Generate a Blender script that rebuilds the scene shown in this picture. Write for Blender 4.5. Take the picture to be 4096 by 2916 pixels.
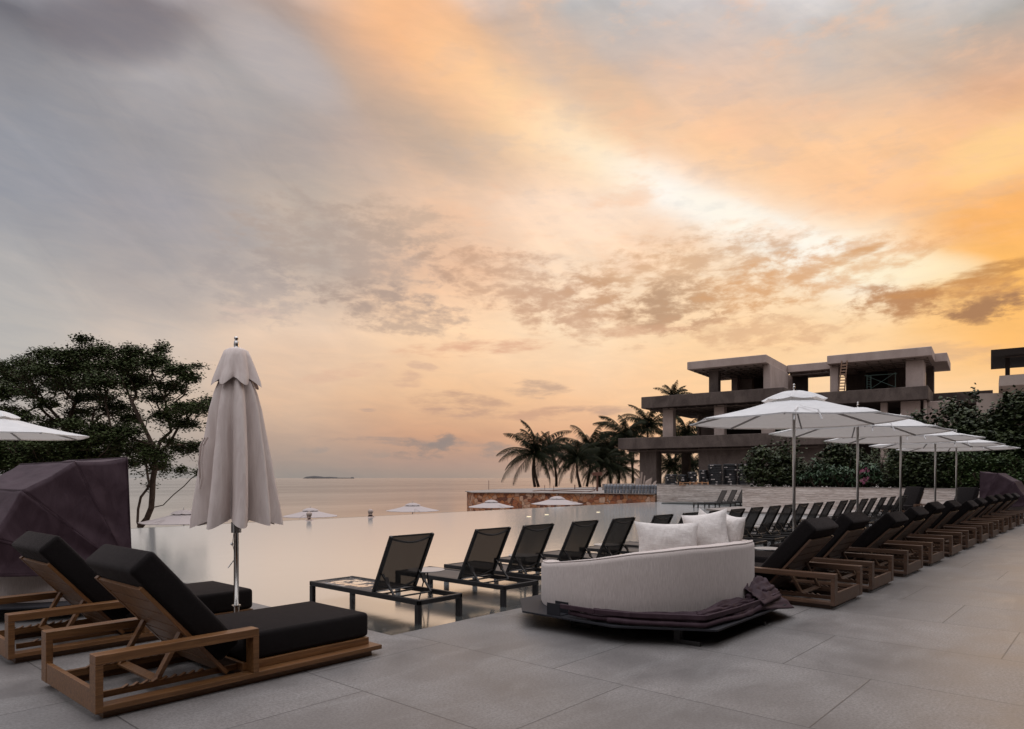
import bpy, bmesh, math, random
from mathutils import Vector, Matrix, noise as mnoise
R = math.radians
random.seed(7)
for o in list(bpy.data.objects): bpy.data.objects.remove(o)
SC = bpy.context.scene
COL = SC.collection

# ---------------------------------------------------------------- camera
F, HY, CX, H = 2780.0, 1912.0, 2048.0, 1.5
TH = math.atan((4508 - CX) / F)
ct, st = math.cos(TH), math.sin(TH)
cam = bpy.data.cameras.new('camera'); camo = bpy.data.objects.new('camera', cam); COL.objects.link(camo)
camo.location = (0, 0, H); camo.rotation_euler = (R(90), 0, TH - R(90))
cam.sensor_width = 36; cam.lens = F / 4096 * 36; cam.shift_y = (HY - 1458) / 4096
cam.clip_start = 0.1; cam.clip_end = 200000
SC.camera = camo
SC.view_settings.view_transform = 'Standard'; SC.view_settings.look = 'None'
SC.view_settings.gamma = 1; SC.view_settings.exposure = 0; SC.view_settings.use_curve_mapping = False
SC.cycles.use_denoising = True
SC.cycles.max_bounces = 6; SC.cycles.diffuse_bounces = 3; SC.cycles.glossy_bounces = 3
SC.cycles.transparent_max_bounces = 24; SC.cycles.sample_clamp_indirect = 4
SC.cycles.caustics_reflective = False; SC.cycles.caustics_refractive = False

def lin(c):
    return tuple(((v/255)/12.92 if v/255 <= .04045 else ((v/255+.055)/1.055)**2.4) for v in c)
def ray(x, y):
    l = (x-CX)/F; return Vector((ct+l*st, st-l*ct, -(y-HY)/F))
def at(x, y, d):
    return Vector((0, 0, H)) + ray(x, y)*d
def onz(x, y, z):
    a = ray(x, y); return Vector((0, 0, H)) + a*((z-H)/a.z)
D = 4096/2281          # pixels of the reduced overview -> photo pixels

# ---------------------------------------------------------------- node helper
class NT:
    def __init__(s, tree): s.t = tree; s.n = tree.nodes; s.l = tree.links
    def node(s, typ, **kw):
        n = s.n.new(typ)
        for k, v in kw.items(): setattr(n, k, v)
        return n
    def put(s, inp, v):
        if v is None: return
        if isinstance(v, bpy.types.NodeSocket): s.l.new(v, inp)
        else: inp.default_value = v
    def m(s, op, a, b=None, c=None, clamp=False):
        n = s.node('ShaderNodeMath', operation=op, use_clamp=clamp)
        s.put(n.inputs[0], a); s.put(n.inputs[1], b); s.put(n.inputs[2], c)
        return n.outputs[0]
    def ss(s, v, a, b, lo=0., hi=1.):
        n = s.node('ShaderNodeMapRange', interpolation_type='SMOOTHSTEP')
        s.put(n.inputs[0], v); s.put(n.inputs[1], a); s.put(n.inputs[2], b); s.put(n.inputs[3], lo); s.put(n.inputs[4], hi)
        return n.outputs[0]
    def mix(s, f, a, b, typ='MIX'):
        n = s.node('ShaderNodeMix', data_type='RGBA', blend_type=typ)
        s.put(n.inputs[0], f)
        for i, v in ((6, a), (7, b)):
            if isinstance(v, (tuple, list)): v = (*v[:3], 1)
            s.put(n.inputs[i], v)
        return n.outputs[2]
    def noise(s, vec, scale, detail=4, rough=.55, dist=0., col=False):
        n = s.node('ShaderNodeTexNoise'); s.put(n.inputs['Vector'], vec)
        n.inputs['Scale'].default_value = scale; n.inputs['Detail'].default_value = detail
        n.inputs['Roughness'].default_value = rough; n.inputs['Distortion'].default_value = dist
        return n.outputs[1 if col else 0]
    def xyz(s, a=0., b=0., c=0.):
        n = s.node('ShaderNodeCombineXYZ'); s.put(n.inputs[0], a); s.put(n.inputs[1], b); s.put(n.inputs[2], c); return n.outputs[0]
    def sep(s, v):
        n = s.node('ShaderNodeSeparateXYZ'); s.put(n.inputs[0], v); return n.outputs
    def scale(s, v, sc):
        n = s.node('ShaderNodeVectorMath', operation='MULTIPLY'); s.put(n.inputs[0], v); n.inputs[1].default_value = sc; return n.outputs[0]
    def ramp(s, f, stops, interp='LINEAR'):
        n = s.node('ShaderNodeValToRGB'); s.put(n.inputs[0], f); cr = n.color_ramp; cr.interpolation = interp
        while len(cr.elements) < len(stops): cr.elements.new(.5)
        for e, (p, c) in zip(cr.elements, sorted(stops, key=lambda q: q[0])):
            e.position = p
        for e, (p, c) in zip(cr.elements, sorted(stops, key=lambda q: q[0])):
            e.color = (*c[:3], 1)
        return n.outputs[0]

# ---------------------------------------------------------------- sky: sunset clouds laid out by azimuth and elevation
W = bpy.data.worlds.new('World'); SC.world = W; W.use_nodes = True
W.node_tree.nodes.clear()
s = NT(W.node_tree)
tc = s.node('ShaderNodeTexCoord').outputs['Generated']
def dot(v):
    n = s.node('ShaderNodeVectorMath', operation='DOT_PRODUCT'); s.put(n.inputs[0], tc); n.inputs[1].default_value = v; return n.outputs['Value']
fw = dot((ct, st, 0)); rg = dot((st, -ct, 0)); up = dot((0, 0, 1))
az0 = s.m('ARCTAN2', rg, fw); el0 = s.m('ARCSINE', up)
def ae(px, py):      # overview pixels -> azimuth, elevation
    a = math.atan((px*D-CX)/F); return a, math.atan((HY-py*D)/F*math.cos(a))
P0 = s.xyz(az0, s.m('MULTIPLY', el0, 1.6), 0.)
wn = s.noise(P0, 3.2, 3, .5, col=True); ws = s.sep(wn)
wn2 = s.noise(P0, 11, 4, .6, col=True); ws2 = s.sep(wn2)
def warp(v, c1, c2, k1, k2):
    v = s.m('ADD', v, s.m('MULTIPLY', s.m('SUBTRACT', c1, .5), k1))
    return s.m('ADD', v, s.m('MULTIPLY', s.m('SUBTRACT', c2, .5), k2))
az = warp(az0, ws[0], ws2[0], .16, .05)
elf = s.m('MINIMUM', 1., s.m('MULTIPLY', s.m('MAXIMUM', el0, 0.), 8))      # keep the horizon band straight
el = s.m('ADD', el0, s.m('MULTIPLY', elf, s.m('ADD', s.m('MULTIPLY', s.m('SUBTRACT', ws[1], .5), .10), s.m('MULTIPLY', s.m('SUBTRACT', ws2[1], .5), .035))))
ROWS = (0, 150, 300, 450, 600, 750, 880, 970, 1030, 1064)
GRID = {
 0:    ((112,111,118),(144,143,148),(148,150,158),(150,152,160),(176,173,172),(186,182,178),(186,180,174),(176,168,164),(165,160,158),(156,152,150)),
 330:  ((132,127,132),(172,168,170),(156,153,156),(158,155,160),(167,161,161),(208,193,181),(200,184,170),(180,168,158),(165,156,150),(150,146,143)),
 660:  ((158,151,151),(164,163,165),(168,160,158),(188,174,163),(184,171,162),(232,204,180),(222,188,160),(190,164,146),(166,149,139),(151,143,137)),
 1000: ((200,168,148),(205,172,150),(186,166,152),(228,194,168),(236,194,162),(254,216,178),(236,192,152),(208,162,132),(178,150,136),(163,146,135)),
 1300: ((184,182,182),(204,180,164),(252,205,158),(254,224,200),(252,222,192),(253,224,190),(246,200,158),(226,176,140),(200,164,142),(186,158,140)),
 1600: ((202,193,190),(226,196,176),(247,197,154),(249,194,143),(251,220,184),(253,214,168),(251,206,158),(242,196,152),(226,190,158),(210,182,158)),
 1900: ((196,190,186),(216,190,170),(249,200,154),(251,188,128),(254,222,172),(252,208,152),(252,214,170),(250,214,178),(240,204,168),(226,194,164)),
 2281: ((176,171,166),(228,180,146),(254,200,140),(251,183,110),(253,190,104),(253,192,116),(252,206,150),(250,208,164),(240,200,160),(226,190,156))}
EL1 = R(60)
TOP_C = (1.9, 1.92, 2.05); 
cols = []
for px in sorted(GRID):
    stops = []
    for py, c in zip(ROWS, GRID[px]):
        stops.append((max(0., ae(px, py)[1]/EL1), lin(c)))
    hi = max(p for p, _ in stops)
    c0 = lin(GRID[px][0])
    stops.append((min(.9, hi+.06), tuple(.75*a+.25*b for a, b in zip(c0, TOP_C))))
    stops.append((1., TOP_C))
    cols.append((ae(px, 600)[0], s.ramp(s.m('DIVIDE', el, EL1), stops, 'EASE' if False else 'LINEAR')))
back = s.ramp(s.m('DIVIDE', el, R(90)), [(0., (.16, .145, .14)), (.14, (.20, .18, .175)), (.28, (.36, .34, .35)), (.5, (1.3, 1.3, 1.4)), (1., (1.95, 1.97, 2.12))])
side = s.ramp(s.m('DIVIDE', el, R(90)), [(0., (.20, .165, .145)), (.2, (.34, .29, .26)), (.5, (1.1, 1.08, 1.12)), (1., (1.95, 1.97, 2.12))])
sideL = s.ramp(s.m('DIVIDE', el, R(90)), [(0., (.25, .24, .25)), (.3, (.30, .30, .34)), (.6, (1.1, 1.1, 1.18)), (1., (1.95, 1.97, 2.12))])
c = cols[0][1]
for (a0, _), (a1, r1) in zip(cols, cols[1:]):
    c = s.mix(s.ss(az, a0, a1), c, r1)
c = s.mix(s.ss(az0, R(42), R(75)), c, side)
c = s.mix(s.ss(az0, R(-42), R(-75)), c, sideL)
c = s.mix(s.ss(s.m('ABSOLUTE', az0), R(75), R(130)), c, back)
c = s.mix(s.ss(el0, R(42), R(65)), c, (1.95, 1.97, 2.12))
# long smears of cloud sloping down to the right
sm = s.noise(s.xyz(s.m('MULTIPLY', s.m('ADD', s.m('MULTIPLY', az0, .83), s.m('MULTIPLY', el0, -.55)), 2.2), s.m('MULTIPLY', s.m('ADD', s.m('MULTIPLY', az0, .55), s.m('MULTIPLY', el0, .83)), 7.5), 4.), 2.2, 6, .6, .8)
hh = s.ss(el0, R(7), R(14))
c = s.mix(s.m('MULTIPLY', s.m('MULTIPLY', s.ss(sm, .45, .75), hh), .28), c, s.mix(1., c, (1.26, 1.22, 1.20), 'MULTIPLY'))
c = s.mix(s.m('MULTIPLY', s.m('MULTIPLY', s.ss(sm, .52, .25), hh), .28), c, s.mix(1., c, (.76, .76, .80), 'MULTIPLY'))
def blob(px, py, rx, ry, ang=0., nz=None, amt=0.):
    a, e = ae(px, py); k = D/F*math.cos(a)
    x = s.m('SUBTRACT', az0, a); y = s.m('SUBTRACT', el0, e)
    ca, sa = math.cos(R(ang)), math.sin(R(ang))
    u = s.m('DIVIDE', s.m('ADD', s.m('MULTIPLY', x, ca), s.m('MULTIPLY', y, sa)), rx*k)
    v = s.m('DIVIDE', s.m('SUBTRACT', s.m('MULTIPLY', y, ca), s.m('MULTIPLY', x, sa)), ry*k)
    r2 = s.m('ADD', s.m('MULTIPLY', u, u), s.m('MULTIPLY', v, v))
    return s.m('SUBTRACT', 1., r2)
for px, py, rx, ry, ang, col, a in ((1250, 130, 130, 55, -40, (206,180,164), .6), (900, 265, 190, 50, -28, (176,162,152), .65), (960, 60, 130, 60, -30, (238,182,140), .7), (1370, 215, 150, 45, -30, (224,186,154), .65), (1640, 380, 160, 40, -28, (250,200,150), .6)):
    c = s.mix(s.m('MULTIPLY', s.ss(blob(px, py, rx, ry, ang), -.8, 1.), a), c, lin(col))
# the long bright ray of cloud
A0 = ae(900, 60); A1 = ae(1900, 590)
L = math.hypot(A1[0]-A0[0], A1[1]-A0[1]); ux, uy = (A1[0]-A0[0])/L, (A1[1]-A0[1])/L
qa = warp(az0, ws[2], ws2[2], .05, .02); qe = s.m('ADD', el0, s.m('MULTIPLY', s.m('SUBTRACT', ws2[1], .5), .02))
da = s.m('SUBTRACT', qa, A0[0]); de = s.m('SUBTRACT', qe, A0[1])
tt = s.m('DIVIDE', s.m('ADD', s.m('MULTIPLY', da, ux), s.m('MULTIPLY', de, uy)), L)
dd = s.m('ADD', s.m('MULTIPLY', da, -uy), s.m('MULTIPLY', de, ux))     # + above the line
dd = s.m('SUBTRACT', dd, s.m('MULTIPLY', s.m('MULTIPLY', tt, s.m('SUBTRACT', 1., tt)), -.02))
wid = s.ramp(tt, [(0., (.060,)*3), (.3, (.036,)*3), (.5, (.026,)*3), (.8, (.032,)*3), (1., (.042,)*3)])
g = s.m('DIVIDE', dd, wid)
gs = s.m('EXPONENT', s.m('MULTIPLY', s.m('MULTIPLY', g, g), -1.))
inten = s.ramp(s.m('ADD', s.m('MULTIPLY', tt, .7), .15), [(0., (.5,)*3), (.1, (.85,)*3), (.2, (.95,)*3), (.7, (1,)*3), (.86, (.9,)*3), (.95, (0,)*3)])
scol = s.ramp(tt, [(0., lin((248,190,142))), (.25, lin((255,212,166))), (.45, lin((255,234,204))), (.60, lin((255,248,238))), (1., lin((255,250,236)))])
gb = s.m('EXPONENT', s.m('MULTIPLY', s.m('MULTIPLY', g, g), -.16))
c = s.mix(s.m('MULTIPLY', s.m('MULTIPLY', gb, inten), .26), c, scol)
c = s.mix(s.m('MULTIPLY', s.m('MULTIPLY', gs, inten), 1.), c, scol)
for px, py, rx, ry, ang, col, a in ((1780, 545, 200, 42, -28, (255,249,236), .65), (2000, 600, 170, 40, -8, (255,240,205), .8), (2240, 330, 130, 60, 10, (255,214,150), .6), (620,130,160,60,-20,(186,177,176),.7), (250,60,150,70,10,(120,115,122),.75), (1640,490,150,34,-28,(255,246,230),.55)):
    b = blob(px, py, rx, ry, ang)
    c = s.mix(s.m('MULTIPLY', s.ss(b, -.6, 1.), a), c, lin(col))
# pink flecks high up and blue-grey holes
fn = s.noise(s.xyz(az0, s.m('MULTIPLY', el0, 2.6), 2.), 9, 5, .6)
hm = s.m('MULTIPLY', s.ss(el0, R(12), R(20)), s.ss(az0, R(-16), R(2)))
c = s.mix(s.m('MULTIPLY', s.m('MULTIPLY', s.ss(fn, .50, .68), hm), .42), c, lin((246,196,160)))
c = s.mix(s.m('MULTIPLY', s.m('MULTIPLY', s.ss(fn, .48, .34), hm), .16), c, lin((165,172,180)))
fn2 = s.noise(s.xyz(s.m('ADD', az0, s.m('MULTIPLY', el0, 1.2)), s.m('MULTIPLY', el0, 4.), 5.), 16, 5, .62, .6)
c = s.mix(s.m('MULTIPLY', s.ss(fn2, .42, .70), .22), c, s.mix(1., c, (1.22, 1.13, 1.04), 'MULTIPLY'))
c = s.mix(s.m('MULTIPLY', s.ss(fn2, .50, .30), .12), c, s.mix(1., c, (.80, .80, .86), 'MULTIPLY'))
# broken cloud banks
cn = s.noise(s.xyz(az0, s.m('MULTIPLY', el0, 2.3), 9.), 26, 8, .62, .12)
cnl = s.noise(s.xyz(az0, s.m('MULTIPLY', el0, 4.), 3.), 16, 7, .62, .15)
CL = [  # px, py, rx, ry, angle, colour, opacity, noise kind
 (760,570,240,95,-12,(176,158,148),.75,0),(900,500,130,50,-8,(186,163,146),.6,0),(880,690,170,48,-8,(172,150,138),.75,0),
 (1180,640,220,62,-14,(196,158,132),.85,0),(1330,700,190,60,-6,(206,164,134),.75,0),(1560,625,260,88,2,(206,162,124),.85,0),
 (1500,680,110,50,0,(178,146,120),.75,0),(1800,610,260,50,8,(224,166,112),.7,0),(1680,740,200,36,-6,(212,166,130),.7,0),(1900,570,60,14,14,(214,158,104),.8,1),
 (2130,670,240,42,-2,(192,142,100),.95,0),(1990,668,100,30,-4,(184,130,88),.9,0),(2190,690,110,26,4,(160,118,88),.95,0),(2230,596,120,15,8,(196,140,84),.9,1),(2150,640,150,20,0,(206,146,88),.7,1),(560,640,130,70,-8,(165,156,155),.6,0),
 (1060,775,160,16,4,(222,172,142),.85,1),(1420,742,130,14,2,(216,170,138),.6,1),(900,842,40,18,-10,(206,168,146),.6,1),(770,830,90,14,12,(220,180,156),.6,1),
 (1200,868,75,19,-4,(196,164,142),.85,1),(1030,900,105,24,-6,(198,160,136),.85,1),(1245,922,120,14,2,(204,162,136),.8,1),(1340,916,90,12,0,(198,164,142),.7,1),(1000,920,60,14,-3,(192,156,136),.6,1),
 (900,984,190,8,-2,(166,146,136),.85,1),(950,997,82,22,2,(152,137,130),.95,0),(985,984,32,20,0,(150,136,130),.95,0),(1100,1003,46,16,0,(158,142,134),.9,0),(845,1006,36,12,8,(164,148,138),.8,0),(700,1002,40,10,10,(158,148,142),.6,0),(1260,1010,60,12,0,(176,150,136),.6,1),
 (820,912,22,5,0,(184,158,144),.8,1),(2120,785,110,24,-6,(206,168,136),.5,1),(940,815,34,9,-8,(208,172,150),.7,1),(540,700,90,14,0,(216,190,176),.5,1)]
for px, py, rx, ry, ang, col, a, kind in CL:
    b = blob(px, py, rx*1.25, ry*1.35, ang)
    nz = cn if kind == 0 else cnl
    f = s.m('ADD', s.m('MULTIPLY', b, .55), s.m('MULTIPLY', s.m('SUBTRACT', nz, .5), 3.0 if kind == 0 else 2.6))
    f = s.m('MULTIPLY', s.ss(f, .0, .75), s.ss(b, -.2, .5))
    c = s.mix(s.m('MULTIPLY', f, a*(.80 if kind == 0 else .95)), c, lin(col))
# grey haze bank on the sea horizon (left and middle)
bg = s.node('ShaderNodeBackground'); s.put(bg.inputs[0], c); bg.inputs[1].default_value = 1.0
wo = s.node('ShaderNodeOutputWorld'); s.l.new(bg.outputs[0], wo.inputs[0])

# sun just above the horizon behind the far right clouds
SAZ = TH - R(40); SEL = R(11)
sun = bpy.data.lights.new('sun', 'SUN'); suno = bpy.data.objects.new('sun', sun); COL.objects.link(suno)
sun.energy = 0.3; sun.angle = R(18); sun.color = (1., .68, .42)
sd = Vector((math.cos(SAZ)*math.cos(SEL), math.sin(SAZ)*math.cos(SEL), math.sin(SEL)))
suno.rotation_euler = sd.to_track_quat('Z', 'Y').to_euler(); suno.location = (20, -10, 30)

# ---------------------------------------------------------------- materials
def mat(name, base=(.5, .5, .5), rough=.6, spec=.5, metal=0., fn=None):
    m = bpy.data.materials.new(name); m.use_nodes = True
    t = NT(m.node_tree); p = m.node_tree.nodes['Principled BSDF']
    p.inputs['Base Color'].default_value = (*base, 1); p.inputs['Roughness'].default_value = rough
    p.inputs['Specular IOR Level'].default_value = spec; p.inputs['Metallic'].default_value = metal
    if fn: fn(t, p)
    return m
def ocoord(t): return t.node('ShaderNodeTexCoord').outputs['Object']
def gpos(t): return t.node('ShaderNodeNewGeometry').outputs['Position']
def bump(t, p, h, strength=.3, dist=.01):
    b = t.node('ShaderNodeBump'); b.inputs['Strength'].default_value = strength; b.inputs['Distance'].default_value = dist
    t.put(b.inputs['Height'], h); t.l.new(b.outputs[0], p.inputs['Normal'])
def hsvar(t, col, amt=.25):      # value shift per object
    r = t.node('ShaderNodeObjectInfo').outputs['Random']
    k = t.m('ADD', t.m('MULTIPLY', r, amt), 1-amt/2)
    n = t.node('ShaderNodeVectorMath', operation='SCALE'); t.put(n.inputs[0], col); t.put(n.inputs['Scale'], k); return n.outputs[0]

def f_wood(t, p):
    o = ocoord(t)
    n1 = t.noise(t.scale(o, (1.0, 17, 17)), 3, 5, .65, .5)
    n2 = t.noise(t.scale(o, (.6, 4, 4)), 2.2, 3, .5)
    c = t.ramp(n1, [(.25, (.070, .029, .009)), (.5, (.155, .070, .024)), (.75, (.270, .132, .050))])
    c = t.mix(t.m('MULTIPLY', t.ss(n2, .4, .7), .35), c, (.20, .088, .038))
    c = hsvar(t, c, .3)
    t.put(p.inputs['Base Color'], c); bump(t, p, n1, .25, .004)
wood = mat('teak', rough=.42, fn=f_wood)
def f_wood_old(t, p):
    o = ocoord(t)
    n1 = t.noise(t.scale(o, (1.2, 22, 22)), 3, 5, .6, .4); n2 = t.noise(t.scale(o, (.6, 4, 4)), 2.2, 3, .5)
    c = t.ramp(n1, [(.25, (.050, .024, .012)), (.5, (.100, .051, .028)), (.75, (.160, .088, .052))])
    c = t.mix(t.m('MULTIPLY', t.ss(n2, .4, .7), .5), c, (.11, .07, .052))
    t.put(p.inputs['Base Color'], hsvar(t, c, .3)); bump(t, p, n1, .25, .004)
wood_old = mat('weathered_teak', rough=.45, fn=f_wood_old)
def f_cush(t, p):
    o = ocoord(t); n = t.noise(o, 420, 2, .6); n2 = t.noise(o, 5, 3)
    c = t.mix(t.ss(n, .35, .65), (.005, .0042, .0042), (.021, .0178, .0178))
    t.put(p.inputs['Base Color'], c); 
    p.inputs['Sheen Weight'].default_value = .09; p.inputs['Sheen Roughness'].default_value = .45; p.inputs['Sheen Tint'].default_value = (1., .88, .84, 1)
    bump(t, p, t.m('ADD', n, t.m('MULTIPLY', n2, 6.)), .5, .004)
cush = mat('charcoal_fabric', rough=1., spec=.04, fn=f_cush)
def f_sofa(t, p):
    o = ocoord(t); n = t.noise(t.scale(o, (260, 260, 14)), 1, 3, .6); n2 = t.noise(o, 4, 3)
    c = t.mix(t.ss(n, .3, .7), (.50, .43, .395), (.66, .585, .545))
    c = t.mix(t.m('MULTIPLY', t.ss(n2, .35, .7), .25), c, (.52, .445, .405))
    t.put(p.inputs['Base Color'], c); bump(t, p, t.m('ADD', n, t.m('MULTIPLY', n2, 3.)), .3, .006); p.inputs['Sheen Weight'].default_value = .15
sofam = mat('oatmeal_upholstery', rough=.95, spec=.15, fn=f_sofa)
def f_pil(t, p):
    o = ocoord(t); n = t.noise(t.scale(o, (12, 12, 300)), 1, 3, .6); n2 = t.noise(t.scale(o, (3, 3, 1.4)), 3, 4)
    t.put(p.inputs['Base Color'], t.mix(t.ss(n, .3, .7), (.62, .565, .53), (.76, .71, .67)))
    bump(t, p, t.m('ADD', n, t.m('MULTIPLY', n2, 14.)), .5, .006)
pilm = mat('pillow_linen', rough=.95, spec=.1, fn=f_pil)
def f_purple(t, p):
    o = ocoord(t); n = t.noise(t.scale(o, (1.2, 4, 2)), 2.0, 3, .5, .8); n2 = t.noise(o, 160, 2)
    t.put(p.inputs['Base Color'], t.mix(t.ss(n, .3, .75), (.036, .017, .024), (.056, .031, .040)))
    bump(t, p, t.m('ADD', n, t.m('MULTIPLY', n2, .03)), .35, .03)
purple = mat('plum_canvas', rough=.7, spec=.3, fn=f_purple)
def f_white(t, p):
    o = ocoord(t); n = t.noise(t.scale(o, (2, 2, 3)), 2.5, 5, .6, .6); n2 = t.noise(o, 220, 2)
    t.put(p.inputs['Base Color'], t.mix(t.ss(n, .3, .7), (.76, .755, .75), (.84, .835, .83)))
    bump(t, p, t.m('ADD', n, t.m('MULTIPLY', n2, .08)), .3, .03)
    tr = t.node('ShaderNodeBsdfTranslucent'); tr.inputs[0].default_value = (.75, .70, .66, 1)
    mx = t.node('ShaderNodeMixShader'); mx.inputs[0].default_value = .28
    out = [n for n in t.n if n.type == 'OUTPUT_MATERIAL'][0]
    t.l.new(p.outputs[0], mx.inputs[1]); t.l.new(tr.outputs[0], mx.inputs[2]); t.l.new(mx.outputs[0], out.inputs[0])
canvas = mat('white_canvas', rough=.85, spec=.2, fn=f_white)
def f_beige(t, p):
    o = ocoord(t); n = t.noise(t.scale(o, (6, 6, 1.)), 2.5, 5, .6, .6); n2 = t.noise(o, 260, 2)
    t.put(p.inputs['Base Color'], t.mix(t.ss(n, .3, .7), (.60, .505, .465), (.71, .62, .575)))
    bump(t, p, t.m('ADD', n, t.m('MULTIPLY', n2, .08)), .35, .02)
canvas2 = mat('off_white_canvas', rough=.85, spec=.2, fn=f_beige)
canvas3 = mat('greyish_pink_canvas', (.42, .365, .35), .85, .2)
steel = mat('brushed_steel', (.55, .53, .51), .22, .5, 1.)
pole_m = mat('pale_aluminium', (.62, .60, .57), .3, .5, .9)
rib_m = mat('rib_aluminium', (.30, .28, .27), .4, .5, .7)
alu = mat('dark_aluminium', (.017, .0145, .014), .42, .4, .0)
plate_m = mat('graphite_steel', (.020, .020, .024), .6, .25, .0)
def f_mesh(t, p):
    o = ocoord(t); n = t.noise(o, 700, 1); 
    t.put(p.inputs['Base Color'], t.mix(n, (.014, .0115, .010), (.034, .028, .024)))
    tr = t.node('ShaderNodeBsdfTransparent'); tr.inputs[0].default_value = (1, 1, 1, 1)
    mx = t.node('ShaderNodeMixShader'); mx.inputs[0].default_value = .065
    out = [n for n in t.n if n.type == 'OUTPUT_MATERIAL'][0]
    t.l.new(p.outputs[0], mx.inputs[1]); t.l.new(tr.outputs[0], mx.inputs[2]); t.l.new(mx.outputs[0], out.inputs[0])
meshm = mat('black_sling_mesh', rough=.7, spec=.4, fn=f_mesh)
def f_seat(t, p):
    o = ocoord(t); n = t.noise(o, 700, 1)
    t.put(p.inputs['Base Color'], t.mix(n, (.030, .026, .026), (.052, .046, .046)))
seatm = mat('sling_seat', rough=.55, spec=.5, fn=f_seat)
def f_wet(t, p):
    f_seat(t, p)
    o = ocoord(t); n = t.noise(t.scale(o, (1, 1.4, 1)), 5.5, 6, .68, .3); sy = t.sep(o)[1]
    band = t.m('MULTIPLY', t.ss(sy, 1.15, 1.5), 1.)
    k = t.ss(t.m('ADD', n, t.m('MULTIPLY', band, .14)), .625, .64)
    t.put(p.inputs['Roughness'], t.m('SUBTRACT', .55, t.m('MULTIPLY', k, .52)))
    t.put(p.inputs['Metallic'], t.m('MULTIPLY', k, .9)); c0 = p.inputs['Base Color'].links[0].from_socket
    t.put(p.inputs['Base Color'], t.mix(k, c0, (.85, .85, .85)))
wetm = mat('sling_seat_with_puddles', rough=.55, fn=f_wet)
tabm = mat('table_top', (.36, .34, .33), .35, .5)
tabw = mat('white_table_top', (.72, .71, .70), .3, .5)
rubber = mat('black_rubber', (.02, .02, .02), .7)

def f_deck(t, p):
    g = gpos(t); x, y, z = t.sep(g)
    u = t.m('DIVIDE', t.m('SUBTRACT', x, 1.63), 1.34); ci = t.m('FLOOR', u); fu = t.m('FRACT', u)
    v = t.m('DIVIDE', t.m('SUBTRACT', t.m('SUBTRACT', y, .13), t.m('MULTIPLY', ci, .65)), 1.95)
    ri = t.m('FLOOR', v); fv = t.m('FRACT', v)
    ex = t.m('MULTIPLY', t.m('MINIMUM', fu, t.m('SUBTRACT', 1., fu)), 1.34); ey = t.m('MULTIPLY', t.m('MINIMUM', fv, t.m('SUBTRACT', 1., fv)), 1.95)
    e = t.m('MINIMUM', ex, ey); joint = t.ss(e, .0068, .003)
    wn_ = t.node('ShaderNodeTexWhiteNoise'); t.put(wn_.inputs['Vector'], t.xyz(ci, ri, 0.)); rv = wn_.outputs[0]
    n1 = t.noise(g, 1.1, 5, .62, .3); n2 = t.noise(g, 52, 5, .8); n3 = t.noise(t.scale(g, (1, 3, 1)), .7, 4, .6, .8)
    c = t.ramp(n1, [(.32, (.122, .111, .105)), (.5, (.190, .174, .164)), (.68, (.275, .255, .242))])
    c = t.mix(t.m('MULTIPLY', rv, .5), c, (.118, .114, .112))
    c = t.mix(t.m('MULTIPLY', t.ss(n3, .48, .68), .45), c, (.26, .25, .24))
    c = t.mix(t.m('MULTIPLY', t.ss(n2, .42, .58), .62), c, (.092, .083, .078))
    sp = t.noise(g, 38, 3, .6); c = t.mix(t.m('MULTIPLY', t.ss(sp, .60, .70), .5), c, (.07, .062, .056))
    c = t.mix(t.m('MULTIPLY', joint, .8), c, (.035, .031, .029))
    t.put(p.inputs['Base Color'], c)
    t.put(p.inputs['Roughness'], t.m('ADD', .36, t.m('MULTIPLY', n1, .28)))
    bump(t, p, t.m('SUBTRACT', t.m('MULTIPLY', n2, .25), joint), .35, .004)
deckm = mat('concrete_pavers', rough=.6, spec=.6, fn=f_deck)
def f_conc(lo, hi, stain=.5):
    def f(t, p):
        g = gpos(t); n1 = t.noise(t.scale(g, (1, 1, .6)), .9, 6, .65, .5); n2 = t.noise(g, 9, 5, .7)
        c = t.mix(t.ss(n1, .3, .7), lo, hi)
        c = t.mix(t.m('MULTIPLY', t.ss(n2, .45, .75), .35), c, tuple(v*stain for v in lo))
        t.put(p.inputs['Base Color'], c); bump(t, p, n2, .35, .05)
    return f
conc = mat('raw_concrete', rough=.9, spec=.2, fn=f_conc((.085, .065, .057), (.155, .122, .106)))
conc2 = mat('formed_concrete', rough=.9, spec=.2, fn=f_conc((.42, .33, .29), (.52, .42, .375), .88))
conc3 = mat('pale_render', rough=.9, spec=.2, fn=f_conc((.46, .38, .33), (.54, .455, .40), .9))
dark_int = mat('shaded_concrete', rough=.95, spec=.1, fn=f_conc((.050, .038, .035), (.075, .058, .052), .8))  # shade of the rooms and slab undersides put into the concrete colour
pavem = mat('pale_concrete', rough=.8, spec=.3, fn=f_conc((.24, .205, .185), (.31, .27, .245), .8))
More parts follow.
